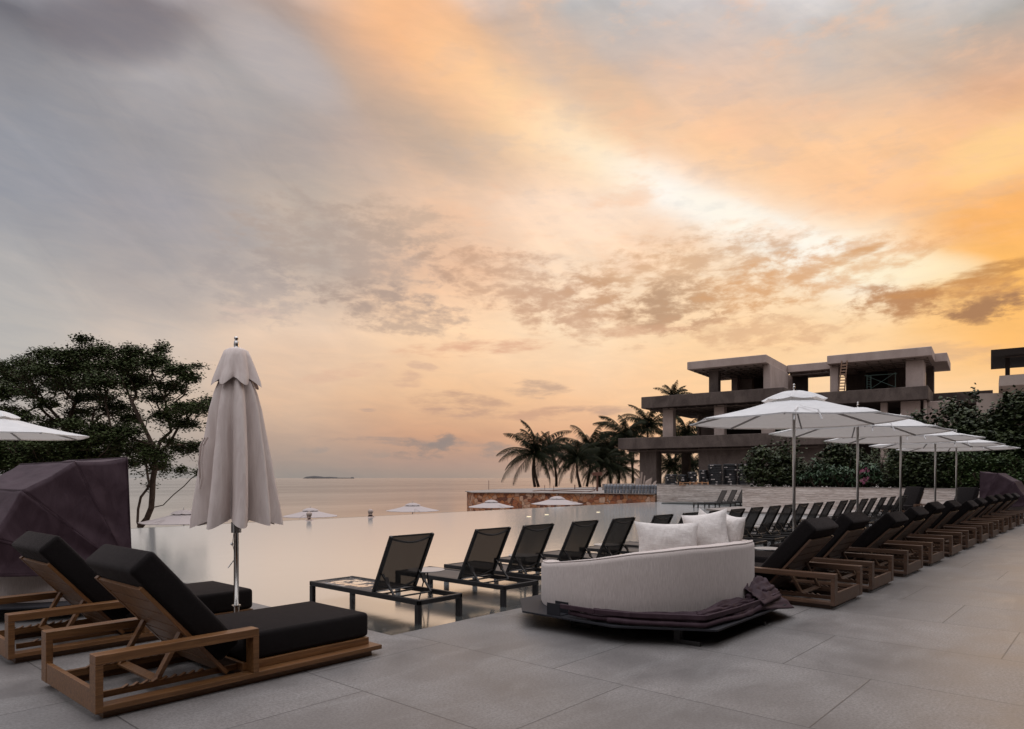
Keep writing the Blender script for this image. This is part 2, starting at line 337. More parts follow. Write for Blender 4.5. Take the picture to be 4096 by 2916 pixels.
def f_board(t, p):
    g = gpos(t); x, y, z = t.sep(g)
    v = t.m('DIVIDE', z, .118); row = t.m('FLOOR', v); fv = t.m('FRACT', v)
    sh = t.node('ShaderNodeTexWhiteNoise', noise_dimensions='1D'); t.put(sh.inputs['W'], row)
    along = t.m('ADD', y, t.m('MULTIPLY', x, .7))
    u = t.m('ADD', t.m('DIVIDE', along, 2.1), t.m('MULTIPLY', sh.outputs[0], 7.)); cu = t.m('FLOOR', u)
    w2 = t.node('ShaderNodeTexWhiteNoise'); t.put(w2.inputs['Vector'], t.xyz(cu, row, 1.)); rv = w2.outputs[0]
    gr = t.noise(t.xyz(t.m('MULTIPLY', along, 1.2), t.m('MULTIPLY', z, 11.), t.m('MULTIPLY', rv, 20.)), 1.8, 6, .72, .5)
    c = t.ramp(gr, [(.32, (.26, .20, .165)), (.45, (.55, .455, .40)), (.57, (.84, .755, .69))])
    c = t.mix(.35, c, t.mix(rv, (.34, .275, .235), (.80, .72, .655)))
    e = t.m('MULTIPLY', t.m('MINIMUM', fv, t.m('SUBTRACT', 1., fv)), .118)
    c = t.mix(t.m('MULTIPLY', t.ss(e, .007, .002), .7), c, (.10, .075, .06))
    t.put(p.inputs['Base Color'], c); bump(t, p, t.m('ADD', gr, t.m('MULTIPLY', rv, 1.)), .5, .02)
boardm = mat('board_formed_concrete', rough=.85, spec=.3, fn=f_board)
def f_stone(t, p):
    g = gpos(t); wv = t.noise(g, 2.2, 3, .6, col=True)
    n = t.node('ShaderNodeMix', data_type='VECTOR'); n.inputs[0].default_value = .14; t.put(n.inputs[4], g); t.put(n.inputs[5], wv)
    vec = n.outputs[1]
    vo = t.node('ShaderNodeTexVoronoi'); t.put(vo.inputs['Vector'], vec); vo.inputs['Scale'].default_value = 3.9
    ve = t.node('ShaderNodeTexVoronoi', feature='DISTANCE_TO_EDGE'); t.put(ve.inputs['Vector'], vec); ve.inputs['Scale'].default_value = 3.9
    cr = t.sep(vo.outputs['Color'])
    c = t.ramp(cr[0], [(.1, (.14, .045, .03)), (.3, (.42, .13, .055)), (.5, (.58, .23, .09)), (.7, (.50, .22, .12)), (.9, (.72, .47, .33))])
    nn = t.noise(g, 7, 5, .65); c = t.mix(t.m('MULTIPLY', t.ss(nn, .35, .7), .5), c, (.34, .20, .13))
    c = t.mix(t.ss(ve.outputs[0], .035, .012), c, (.16, .085, .055))
    t.put(p.inputs['Base Color'], c); bump(t, p, t.m('ADD', t.ss(ve.outputs[0], 0., .1), t.m('MULTIPLY', nn, .5)), .7, .05)
stonem = mat('terracotta_rubble_stone', rough=.9, spec=.2, fn=f_stone)
def f_water(rough, bsc, bst, dark, kmin, tint, pale, kmax=.985, band=0.):
    def f(t, p):
        g = gpos(t)
        t.n.remove(p)
        out = [n for n in t.n if n.type == 'OUTPUT_MATERIAL'][0]
        gl = t.node('ShaderNodeBsdfGlossy'); gl.inputs['Roughness'].default_value = rough
        if band: t.put(gl.inputs[0], t.mix(t.ss(t.noise(t.scale(g, (.004, .011, 1)), 1., 5, .7), .35, .65), tuple(v*(1-band) for v in tint), tint))
        else: gl.inputs[0].default_value = (*tint, 1)
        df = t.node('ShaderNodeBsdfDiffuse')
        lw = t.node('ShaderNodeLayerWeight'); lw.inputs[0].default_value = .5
        t.put(df.inputs[0], t.mix(t.ss(lw.outputs['Facing'], .775, .90), dark, pale))  # whiter at grazing view: sky reflection partly painted into the diffuse colour
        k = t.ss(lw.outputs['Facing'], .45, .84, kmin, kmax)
        mx = t.node('ShaderNodeMixShader'); t.put(mx.inputs[0], k); t.l.new(df.outputs[0], mx.inputs[1]); t.l.new(gl.outputs[0], mx.inputs[2])
        b = t.node('ShaderNodeBump'); b.inputs['Strength'].default_value = bst; b.inputs['Distance'].default_value = .02
        t.put(b.inputs['Height'], t.noise(t.scale(g, bsc), 1., 3, .5)); t.l.new(b.outputs[0], gl.inputs['Normal'])
        t.l.new(mx.outputs[0], out.inputs[0])
    return f
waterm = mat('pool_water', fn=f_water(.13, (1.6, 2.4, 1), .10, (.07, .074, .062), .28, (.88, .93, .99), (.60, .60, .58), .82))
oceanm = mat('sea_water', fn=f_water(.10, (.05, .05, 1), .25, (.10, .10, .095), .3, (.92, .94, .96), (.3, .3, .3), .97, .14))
tilem = mat('pool_tiles', (.10, .105, .09), .5)
leafm = mat('leaves_dark', rough=.7, spec=.1, fn=lambda t, p: t.put(p.inputs['Base Color'], t.mix(t.noise(gpos(t), 1.3, 3), (.020, .029, .010), (.070, .088, .030))))
def f_leaf(a, b):
    def f(t, p):
        n = t.noise(gpos(t), 2.5, 4, .7)
        t.put(p.inputs['Base Color'], t.mix(t.ss(n, .35, .65), a, b))
    return f
bushm = mat('glossy_leaves', rough=.5, spec=.25, fn=f_leaf((.016, .023, .009), (.058, .074, .027)))
bushm2 = mat('mid_green_leaves', rough=.5, spec=.4, fn=f_leaf((.030, .052, .016), (.085, .125, .040)))
frangm = mat('long_leaves', rough=.5, spec=.3, fn=f_leaf((.020, .042, .018), (.050, .092, .040)))
palmm = mat('palm_leaflets', rough=.7, spec=.1, fn=f_leaf((.006, .008, .003), (.020, .023, .008)))
barkm = mat('bark', rough=.95, spec=.1, fn=f_leaf((.055, .038, .030), (.115, .082, .064)))
palmbark = mat('palm_bark', rough=.95, spec=.1, fn=f_leaf((.045, .032, .025), (.09, .065, .05)))
pinkm = mat('pink_petals', (.55, .16, .28), .6); whitep = mat('white_petals', (.7, .68, .6), .6)
pvcm = mat('black_pipe', (.018, .018, .020), .45); labm = mat('paper_label', (.42, .38, .36), .8)
canm = mat('grey_can', rough=.4, spec=.5, fn=lambda t, p: t.put(p.inputs['Base Color'], hsvar(t, (.155, .165, .185), .8)))
lidm = mat('white_lid', (.55, .55, .56), .5)
palletm = mat('pale_pine', (.46, .24, .12), .8)
ladderm = mat('ladder_pine', (.34, .21, .14), .8)
orangem = mat('orange_plastic', (.65, .10, .02), .5)
thatchm = mat('dark_thatch', (.020, .013, .010), .95)
rust = mat('rusty_steel', (.13, .055, .035), .8)
plym = mat('plywood', (.30, .23, .19), .85)
skinm = mat('skin', (.52, .38, .32), .6); hairm = mat('brown_hair', (.48, .38, .33), .7)
glassm = mat('greenish_steel_tube', (.10, .16, .14), .5)
rockm = mat('island_rock', rough=1., spec=0., fn=f_leaf((.16, .15, .145), (.20, .185, .18)))
hosem = mat('brown_hose', (.14, .07, .05), .6)
def f_lamp(t, p): p.inputs['Emission Color'].default_value = (1, .82, .5, 1); p.inputs['Emission Strength'].default_value = .9
lampm = mat('pool_lamp_glow', (.8, .7, .5), .5, fn=f_lamp)

# ---------------------------------------------------------------- geometry helpers
class MB:
    def __init__(s): s.v = []; s.f = []
    def add(s, vs, fs):
        b = len(s.v); s.v += [tuple(v) for v in vs]; s.f += [tuple(b+i for i in f) for f in fs]; return s
    def box(s, x0, x1, y0, y1, z0, z1, M=None):
        vs = [Vector((x, y, z)) for x in (x0, x1) for y in (y0, y1) for z in (z0, z1)]
        if M is not None: vs = [M @ v for v in vs]
        return s.add(vs, [(0, 1, 3, 2), (4, 6, 7, 5), (0, 4, 5, 1), (2, 3, 7, 6), (0, 2, 6, 4), (1, 5, 7, 3)])
    def bar(s, a, b, w, h, up=(0, 0, 1)):
        a, b = Vector(a), Vector(b); z = (b-a).normalized(); u = Vector(up)
        x = u.cross(z)
        if x.length < 1e-4: x = Vector((1, 0, 0)).cross(z)
        x.normalize(); y = z.cross(x)
        vs = [p + x*sx*w/2 + y*sy*h/2 for p in (a, b) for sx, sy in ((-1, -1), (1, -1), (1, 1), (-1, 1))]
        return s.add(vs, [(3, 2, 1, 0), (4, 5, 6, 7), (0, 1, 5, 4), (1, 2, 6, 5), (2, 3, 7, 6), (3, 0, 4, 7)])
    def tube(s, pts, rad, n=8, cap=True):
        pts = [Vector(p) for p in pts]
        if not isinstance(rad, (list, tuple)): rad = [rad]*len(pts)
        vs, fs = [], []; ref = None
        for i, p in enumerate(pts):
            z = (pts[min(i+1, len(pts)-1)] - pts[max(i-1, 0)])
            z = z.normalized() if z.length > 1e-9 else Vector((0, 0, 1))
            if ref is None: ref = Vector((1, 0, 0)) if abs(z.x) < .8 else Vector((0, 1, 0))
            x = (ref - z*ref.dot(z)); x.normalize(); ref = x; y = z.cross(x)
            for k in range(n):
                a = 2*math.pi*k/n; vs.append(p + (x*math.cos(a)+y*math.sin(a))*rad[i])
        for i in range(len(pts)-1):
            for k in range(n):
                fs.append((i*n+k, i*n+(k+1) % n, (i+1)*n+(k+1) % n, (i+1)*n+k))
        if cap: fs.append(tuple(range(n-1, -1, -1))); fs.append(tuple((len(pts)-1)*n+k for k in range(n)))
        return s.add(vs, fs)
    def lathe(s, prof, n=24, c=(0, 0, 0)):
        vs, fs = [], []
        for r, z in prof:
            for k in range(n):
                a = 2*math.pi*k/n; vs.append((c[0]+r*math.cos(a), c[1]+r*math.sin(a), c[2]+z))
        for i in range(len(prof)-1):
            for k in range(n): fs.append((i*n+k, i*n+(k+1) % n, (i+1)*n+(k+1) % n, (i+1)*n+k))
        if prof[0][0] > 1e-5: fs.append(tuple(range(n-1, -1, -1)))
        if prof[-1][0] > 1e-5: fs.append(tuple((len(prof)-1)*n+k for k in range(n)))
        return s.add(vs, fs)
    def prism(s, poly, z0, z1):
        n = len(poly); vs = [(x, y, z0) for x, y in poly]+[(x, y, z1) for x, y in poly]
        a = sum(poly[i][0]*poly[(i+1) % n][1]-poly[(i+1) % n][0]*poly[i][1] for i in range(n))
        fs = [tuple(range(n-1, -1, -1)), tuple(range(n, 2*n))]+[(i, (i+1) % n, n+(i+1) % n, n+i) for i in range(n)]
        if a < 0: fs = [tuple(reversed(f)) for f in fs]
        return s.add(vs, fs)
    def grid(s, P):         # P rows x cols of points
        nr, nc = len(P), len(P[0]); vs = [p for row in P for p in row]
        return s.add(vs, [(i*nc+j, i*nc+j+1, (i+1)*nc+j+1, (i+1)*nc+j) for i in range(nr-1) for j in range(nc-1)])
    def build(s, name, m, parent=None, smooth=False, bevel=0., seg=2, loc=None, sub=0, solid=0.):
        me = bpy.data.meshes.new(name); me.from_pydata(s.v, [], s.f); me.update()
        me.materials.append(m)
        if smooth:
            for p in me.polygons: p.use_smooth = True
        o = bpy.data.objects.new(name, me); COL.objects.link(o)
        if parent: o.parent = parent
        if loc: o.location = loc
        if solid:
            b = o.modifiers.new('thick', 'SOLIDIFY'); b.thickness = solid; b.offset = 0
        if bevel:
            b = o.modifiers.new('bevel', 'BEVEL'); b.width = bevel; b.segments = seg; b.limit_method = 'ANGLE'; b.angle_limit = R(40)
        if sub:
            b = o.modifiers.new('sub', 'SUBSURF'); b.levels = sub; b.render_levels = sub
        return o
def tag(o, label, cat, group=None, kind=None):
    if label: o['label'] = label
    if cat: o['category'] = cat
    if group: o['group'] = group
    if kind: o['kind'] = kind
    return o
def struct(o): o['kind'] = 'structure'; return o
def empty(name, loc, rz=0.):
    o = bpy.data.objects.new(name, None); COL.objects.link(o); o.location = loc; o.rotation_euler = (0, 0, rz); o.empty_display_size = .2; return o
def copy_tree(o, parent=None):
    c = o.copy(); COL.objects.link(c); c.parent = parent
    if parent is not None: c.matrix_parent_inverse = o.matrix_parent_inverse.copy()
    for ch in list(o.children): copy_tree(ch, c)
    return c
ORD = ['first','second','third','fourth','fifth','sixth','seventh','eighth','ninth','tenth','eleventh','twelfth','thirteenth','fourteenth','fifteenth','sixteenth','seventeenth','eighteenth','nineteenth','twentieth','twenty-first','twenty-second','twenty-third','twenty-fourth','twenty-fifth']

# ================================================================ SETTING
WZ = -.08
deck = MB(); deck.prism([(-12, -14), (60, -14), (60, 5.25), (4.2, 5.25), (4.2, 26), (-12, 26)], -.35, 0)
struct(deck.build('pool_deck', deckm))
led = MB(); led.prism([(29.7, 5.25), (35.4, 5.25), (35.4, 15.4), (31.7, 15.4), (30.4, 13.9)], -.35, .0)
struct(led.build('pool_ledge', pavem))
st_ = MB(); st_.box(38.2, 40.75, 15.2, 21.5, -.35, -.015); struct(st_.build('pool_step', mat('dark_tile', (.05, .055, .05), .5)))
w = MB(); w.add([(4.2, 5.25, WZ), (41., 5.25, WZ), (41., 23.25, WZ), (4.2, 23.25, WZ)], [(0, 1, 2, 3)]); struct(w.build('pool_water', waterm))
fl = MB(); fl.box(4., 41.5, 5., 9., -.6, -.36); fl.box(4., 41.5, 9., 23.2, -1.6, -1.35); struct(fl.build('pool_floor', tilem))
ed = MB(); ed.box(4.2, 41., 23.25, 23.45, -1.4, WZ-.004); struct(ed.build('pool_edge', tilem))
oc = MB(); seg = 96; Rr = [60, 200, 800, 4000, 90000]
vs = []; fs = []
for r_ in Rr:
    for k in range(seg):
        a = 2*math.pi*k/seg; vs.append((r_*math.cos(a), r_*math.sin(a), -8.5))
for i in range(len(Rr)-1):
    for k in range(seg): fs.append((i*seg+k, i*seg+(k+1) % seg, (i+1)*seg+(k+1) % seg, (i+1)*seg+k))
fs.append(tuple(range(seg))); oc.add(vs, fs); struct(oc.build('sea', oceanm))
lt = MB(); lt.prism([(-40, 23.6), (38, 23.6), (36, 52), (-40, 60)], -9, -2.9); struct(lt.build('lower_terrace', pavem))
# island on the horizon
isl = MB(); pts = [(674, 0), (682, 3.2), (700, 5), (716, 3.6), (722, 2.6), (735, 3), (750, 2.2), (752, 1), (780, .8), (784, 2.6), (788, 1.6), (790, 0)]
dI = 14000.; P = []
for k, off in enumerate((0, 400, 900)):
    row = []
    for x, h in pts:
        q = at(x*D, HY, dI+off); row.append((q.x, q.y, -9 + (h*D/F*dI*(1., .8, .2)[k] + 9*(h > 0))))
    P.append(row)
front = [(p[0], p[1], -12) for p in P[0]]
isl.grid([front]+P); struct(isl.build('island', rockm, smooth=True))

# stone retaining platform
sw = MB(); poly = [(40.8, 23.45), (40.2, 27), (38.6, 32), (36.3, 35.9), (39.3, 39.6), (43.3, 41.6), (48.7, 44.4), (67.7, 45.7), (100, 45.), (100, 24.2), (58, 23.45)]
sw.prism(poly, -9, .41); so = sw.build('stone_wall', stonem); tag(so, 'rust coloured rubble stone retaining wall beyond the infinity edge of the pool', 'wall')
cap = MB(); cap.prism([(40.7, 23.44), (40.08, 27), (38.5, 31.95), (36.15, 35.9), (39.2, 39.7), (43.25, 41.75), (48.65, 44.55), (67.7, 45.85), (100.1, 45.1), (100.1, 24.1), (58, 23.44)], .41, .46)
cap.build('wall_cap', pavem, so)
pad = MB(); pad.prism([(40.95, -30), (110, -30), (110, 34.), (50.2, 34.), (46.5, 23.3), (40.95, 23.3)], -9, 1.0); struct(pad.build('construction_ground', pavem))
soil = MB(); soil.prism([(35.85, -30), (40.9, -30), (40.9, 15.0), (35.85, 15.0)], -.3, .86); struct(soil.build('planting_soil', mat('soil', (.05, .035, .025), 1.)))
bw = MB(); bw.box(40.8, 41.1, 15.15, 23.3, -.6, 1.07); o = bw.build('concrete_wall', boardm); tag(o, 'far set-back stretch of board-marked concrete wall below the pipe coils', 'wall')
cp = MB(); cp.box(40.77, 41.13, 15.15, 23.3, 1.07, 1.085); cp.build('wall_cap', pavem, o)
bw2 = MB(); bw2.box(35.4, 35.85, -30, 15.15, -.6, 1.03); bw2.box(35.85, 40.8, 14.9, 15.15, -.6, 1.03); o2 = bw2.build('concrete_wall', boardm); tag(o2, 'long near board-marked concrete planter wall below the green bushes', 'wall')
cp = MB(); cp.box(35.37, 35.88, -30, 15.18, 1.03, 1.045); cp.build('wall_cap', pavem, o2)
for i, (px, py) in enumerate(((2050+265/4.06, 2000+267/4.06), (2050+555/4.06, 2000+236/4.06), (2050+1392/4.06, 2000+196/4.06))):
    q = onz(px, py, WZ+.01); l = MB(); l.lathe([(0, 0), (.09, 0), (.09, .012), (.0, .018)], 16); lo = l.build('pool_light', lampm, loc=(q.x, q.y, WZ+.002))
    tag(lo, 'small glowing pool light, %s, shining on the still water before the stone wall' % ('leftmost of three', 'middle of three', 'rightmost of three')[i], 'pool light', 'lights in the pool')

# wall and canopy added out of view to shade the paving nearest the camera
ht = empty('added_shade_front', (10, -3, 0)); k = MB(); k.box(-20, 38, -3.0, 0, 0, 8.5)
ht['label'] = 'added out-of-view wall with a flat canopy, shading the near side of the deck'; ht['category'] = 'building'
k.build('wall', conc, ht); k = MB(); k.box(-20, 38, .002, 2.2, 3.3, 3.6); k.build('canopy', conc, ht)

# ================================================================ WOODEN LOUNGERS   local: x length (0 head .. 2.2 foot), y width
HX, HZ = .97, .10      # hinge
BANG = math.atan2(.67, .58)
def make_lounger(wm):
    root = empty('wooden_lounger', (0, 0, 0))
    f = MB()
    for y0, y1 in ((0, .11), (1.0, 1.11)): f.box(0.04, 2.19, y0, y1, .05, .085)
    f.box(2.10, 2.19, .11, 1.0, .05, .085); f.build('base_frame', wm, root, bevel=.003)
    pl = MB()
    for y0, y1 in ((.05, .08), (1.03, 1.06)): pl.box(.06, 2.12, y0, y1, 0, .05)
    for x0, x1 in ((.06, .09), (1.1, 1.13), (2.09, 2.12)): pl.box(x0, x1, .08, 1.03, 0, .05)
    pl.build('plinth', wm, root)
    for y0 in (0, 1.0):
        a = MB()
        a.box(0, .045, y0, y0+.11, .045, .345); a.box(1.03, 1.075, y0, y0+.11, .085, .345); a.box(0, 1.075, y0, y0+.11, .345, .405)
        a.build('armrest', wm, root, bevel=.004)
    cb = MB(); cb.box(.003, .035, .11, 1.0, .045, .185); cb.build('end_board', wm, root, bevel=.003)
    sd_ = MB(); sd_.box(1.0, 2.13, .10, 1.01, .085, .145); sd_.build('seat_deck', wm, root, bevel=.004)
    sc = MB(); sc.box(1.02, 2.14, .11, 1.0, .147, .352); sc.build('seat_cushion', cush, root, smooth=True, bevel=.035, seg=4)
    for y in (.19, .90):
        n_ = MB(); n_.box(.1, 1.0, y, y+.022, .085, .125)
        for k in range(9):
            x = .22+k*.062
            n_.add([(x, y-.004, .125), (x+.035, y-.004, .143), (x+.04, y-.004, .136), (x+.014, y-.004, .125), (x, y+.026, .125), (x+.035, y+.026, .143), (x+.04, y+.026, .136), (x+.014, y+.026, .125)],
                   [(0, 3, 2, 1), (4, 5, 6, 7), (0, 1, 5, 4), (1, 2, 6, 5), (2, 3, 7, 6)])
        n_.build('notch_rail', wm, root)
    # backrest, built along +x from the hinge, pitched by its own rotation
    bp = empty('backrest', (HX-.06, 0, HZ)); bp.parent = root; bp.rotation_euler = (0, -(math.pi-BANG)+0, 0)
    L_ = .90; p = MB(); y0, y1 = .13, .98
    for a, b in ((y0, y0+.055), (y1-.055, y1)): p.box(0, L_, a, b, 0, .028)
    k = 0.; n = 7
    for i in range(n):
        xa = .005+i*(L_-.005)/n; xb = .005+(i+1)*(L_-.005)/n-.011; p.box(xa, xb, y0+.055, y1-.055, .003, .024)
    pan = p.build('back_panel', wm, bp, bevel=.002)
    c_ = MB(); c_.box(.10, L_+.145, .11, 1.0, -.203, -.003); c_.build('back_cushion', cush, bp, smooth=True, bevel=.035, seg=4)
    stt = MB()
    t_ = .45
    pv = Vector((HX-.06-math.cos(BANG)*t_, 0, HZ+math.sin(BANG)*t_-.02))
    ft = Vector((.44, 0, .105))
    for y in (.235, .875): stt.bar((pv.x, y, pv.z), (ft.x, y, ft.z), .03, .055, (0, 1, 0))
    stt.bar((ft.x+.02, .225, ft.z+.01), (ft.x+.02, .885, ft.z+.01), .022, .06, (1, 0, .3)); stt.build('prop', wm, root, bevel=.003)
    return root
LA = make_lounger(wood); LA.location = (1.5, 4.74, 0)
tag(LA, 'nearest wooden lounger with thick charcoal cushion, lower left corner on the deck', 'sun lounger', 'wooden sun loungers')
LB = copy_tree(LA); LB.location = (1.49, 6.69, 0); tag(LB, 'second wooden charcoal lounger, between the nearest one and the purple hooded daybed', 'sun lounger')
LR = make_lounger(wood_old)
xs = [8.3, 9.85, 11.75, 13.5, 15.33, 17.1, 18.93, 20.7, 22.68, 24.4, 26.35, 28.1]
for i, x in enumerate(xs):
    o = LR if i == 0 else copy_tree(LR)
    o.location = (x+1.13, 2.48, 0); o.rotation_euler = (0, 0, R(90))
    for ch in o.children:
        if ch.name.startswith('backrest') and i: ch.rotation_euler[1] += R((0, 1.5, -5, -2, 2, 1, -4, -1, 0, 1, 0, -1)[i])
    tag(o, ('wooden lounger with charcoal cushion, nearest of the right-hand row, beside the cream sofa' if i == 0 else 'wooden charcoal lounger, %s in the right-hand row counted from the cream sofa' % ORD[i] if i < 11 else 'farthest wooden charcoal lounger of the right-hand row, before the purple daybed hood'), 'sun lounger', 'wooden sun loungers')
for i, (x, y) in enumerate(((33.3, 6.9), (32.6, 4.9))):
    o = copy_tree(LR); o.location = (x, y, 0); o.rotation_euler = (0, 0, R(141 if i == 0 else 143)); o.location = (x+1.1, y-.1, 0)
    for ch in o.children:
        if ch.name.startswith('backrest'): ch.rotation_euler[1] = -(math.pi-R(68))
    tag(o, 'charcoal lounger facing the camera before the far wall, %s of the two' % ('left' if i == 0 else 'right'), 'sun lounger', 'wooden sun loungers')

# ================================================================ MESH LOUNGERS   local: x width 0..0.64, y 0 head .. 2.12 foot
def make_sling(wet=False):
    root = empty('sling_lounger', (0, 0, 0)); Z1, Z0 = .185, .125; Wd, Ln = .66, 2.12
    f = MB()
    f.box(0, .045, .05, Ln-.05, Z0, Z1); f.box(Wd-.045, Wd, .05, Ln-.05, Z0, Z1); f.box(0, Wd, 0, .045, Z0, Z1-.003); f.box(0, Wd, Ln-.045, Ln, Z0, Z1-.003)
    f.box(0, .045, 0, .06, Z0, Z1); f.box(Wd-.045, Wd, 0, .06, Z0, Z1); f.box(0, .045, Ln-.06, Ln, Z0, Z1); f.box(Wd-.045, Wd, Ln-.06, Ln, Z0, Z1)
    f.box(.045, Wd-.045, .80, .83, Z0+.01, Z0+.03); f.box(.045, Wd-.045, .47, .495, Z0+.02, Z0+.04)
    f.build('frame', alu, root, bevel=.012, seg=3)
    for x in (.0, Wd-.05):
        for y in (.003, Ln-.073):
            l = MB(); l.box(x, x+.05, y, y+.07, -.36, Z0); l.build('leg', alu, root, bevel=.006)
    se = MB(); rows = []
    for j in range(9):
        y = .84+(Ln-.05-.84)*j/8; rows.append([(.045+(Wd-.09)*i/6, y, Z1-.012-.012*math.sin(math.pi*i/6)*math.sin(math.pi*j/8)) for i in range(7)])
    se.grid(rows); se.build('seat_sling', wetm if wet else seatm, root, smooth=True, solid=.004)
    b0 = Vector((0, .82, .175)); b1 = Vector((0, .49, .845)); dv = (b1-b0); nv = Vector((0, -dv.z, dv.y)).normalized()
    bf = MB()
    for x in (.022, Wd-.022): bf.bar((x, b0.y, b0.z), (x, b1.y, b1.z), .036, .04, (1, 0, 0))
    for tt_, sg in ((.955, 1), (.13, 1)):
        pts = []
        for k in range(9):
            u = k/8; q = b0+dv*tt_; q = q + nv*(.035*math.sin(math.pi*u)) - dv.normalized()*.045*math.sin(math.pi*u); pts.append((.03+(Wd-.06)*u, q.y, q.z))
        bf.tube(pts, .013, 8)
    q = b0+dv*.992; bf.bar((.03, q.y, q.z), (Wd-.03, q.y, q.z), .02, .02)
    bf.build('back_frame', alu, root, bevel=.006)
    bs = MB(); rows = []
    for j in range(7):
        q = b0+dv*(.02+.975*j/6); rows.append([(.035+(Wd-.07)*i/6, q.y - nv.y*.0 + .02*math.sin(math.pi*i/6), q.z) for i in range(7)])
    bs.grid(rows); bs.build('back_sling', meshm, root, smooth=True)
    for x in (.06, Wd-.06):
        sp = MB(); q = b0+dv*.33
        sp.bar((x, q.y-.01, q.z), (x, q.y-.235, .155), .018, .026, (1, 0, 0)); sp.bar((x, q.y-.08, q.z-.03), (x, q.y-.12, q.z-.13), .016, .05, (1, 0, 0))
        sp.build('strut', alu, root, bevel=.003)
    return root
S1 = make_sling(True); S1.location = (4.93, 5.70, 0)
tag(S1, 'nearest dark sling lounger in the shallow water, with bright puddles on its seat', 'sun lounger', 'dark sling loungers standing in the pool')
S0 = make_sling(False)
sx = [6.93, 7.88, 9.01, 10.07, 11.37, 12.43, 13.57, 14.54, 15.63, 16.68, 17.67, 18.63, 19.69, 20.75, 21.97, 22.96, 24.15, 25.11, 26.45, 27.69, 28.87, 30.14]
for i, x in enumerate(sx):
    if x > 29.9: x = 29.65
    o = S0 if i == 0 else copy_tree(S0)
    o.location = (x-.64, 5.70+random.uniform(-.02, .02), 0); o.rotation_euler = (0, 0, R(random.uniform(-.8, .8)))
    tag(o, ('dark sling lounger, %s from the left in the long pool row' % ORD[i+1]) if i < 21 else 'dark sling lounger at the far right end of the long pool row', 'sun lounger', 'dark sling loungers standing in the pool')
for i, (px, d_) in enumerate(((2790, 36.6), (2834, 37.7), (2876, 38.8))):
    o = copy_tree(S0); q = at(px, HY, d_); ang = math.atan2(-.749, .663)+R(90)
    # foot (local y=2.12) at q, head to the right
    o.rotation_euler = (0, 0, ang+R(6)); M_ = Matrix.Rotation(ang+R(6), 3, 'Z'); loc = Vector((q.x, q.y, 0)) - M_ @ Vector((0, 2.12, 0)); o.location = loc
    tag(o, 'sling lounger by the far concrete wall, %s of three' % ('leftmost', 'middle', 'rightmost, half hidden')[i], 'sun lounger', 'dark sling loungers by the far wall')
def side_table(x, y, z, r, m, label, zb=-.36):
    root = empty('side_table', (x, y, 0)); t = MB(); t.lathe([(0, z-.008), (r-.004, z-.008), (r, z-.004), (r, z), (r-.003, z+.003), (0, z+.003)], 36); t.build('table_top', m, root)
    l = MB()
    for k in range(3):
        a = R(20+120*k); l.tube([(.02*math.cos(a), .02*math.sin(a), z-.01), (.03*math.cos(a), .03*math.sin(a), z-.12), (r*.72*math.cos(a), r*.72*math.sin(a), zb)], .009, 6)
    l.build('base', alu, root); tag(root, label, 'side table', 'round side tables'); return root
q = onz(1706, 2277, .32)
tx = [(q.x, q.y, 'small round side table between the nearest and the second sling lounger')]
for i in (1, 3, 5, 7, 9, 11, 13, 15, 17, 19):
    xm = (sx[i]+sx[i+1]-.64)/2; tx.append((xm+.0, 6.95, 'round side table standing in the pool beyond the %s sling lounger of the row' % ORD[i+1]))
for x, y, lb in tx: side_table(x, y, .315, .235, tabm, lb)
for x, y, lb in ((11.2, 4.35, 'white round side table on the deck beside the second wooden lounger, right of the sofa'), (14.95, 4.3, 'white round side table on the deck between the fourth and fifth wooden loungers'), (18.45, 4.3, 'white round side table on the deck between the sixth and seventh wooden loungers')):
    side_table(x, y, .36, .24, tabw, lb, 0.)

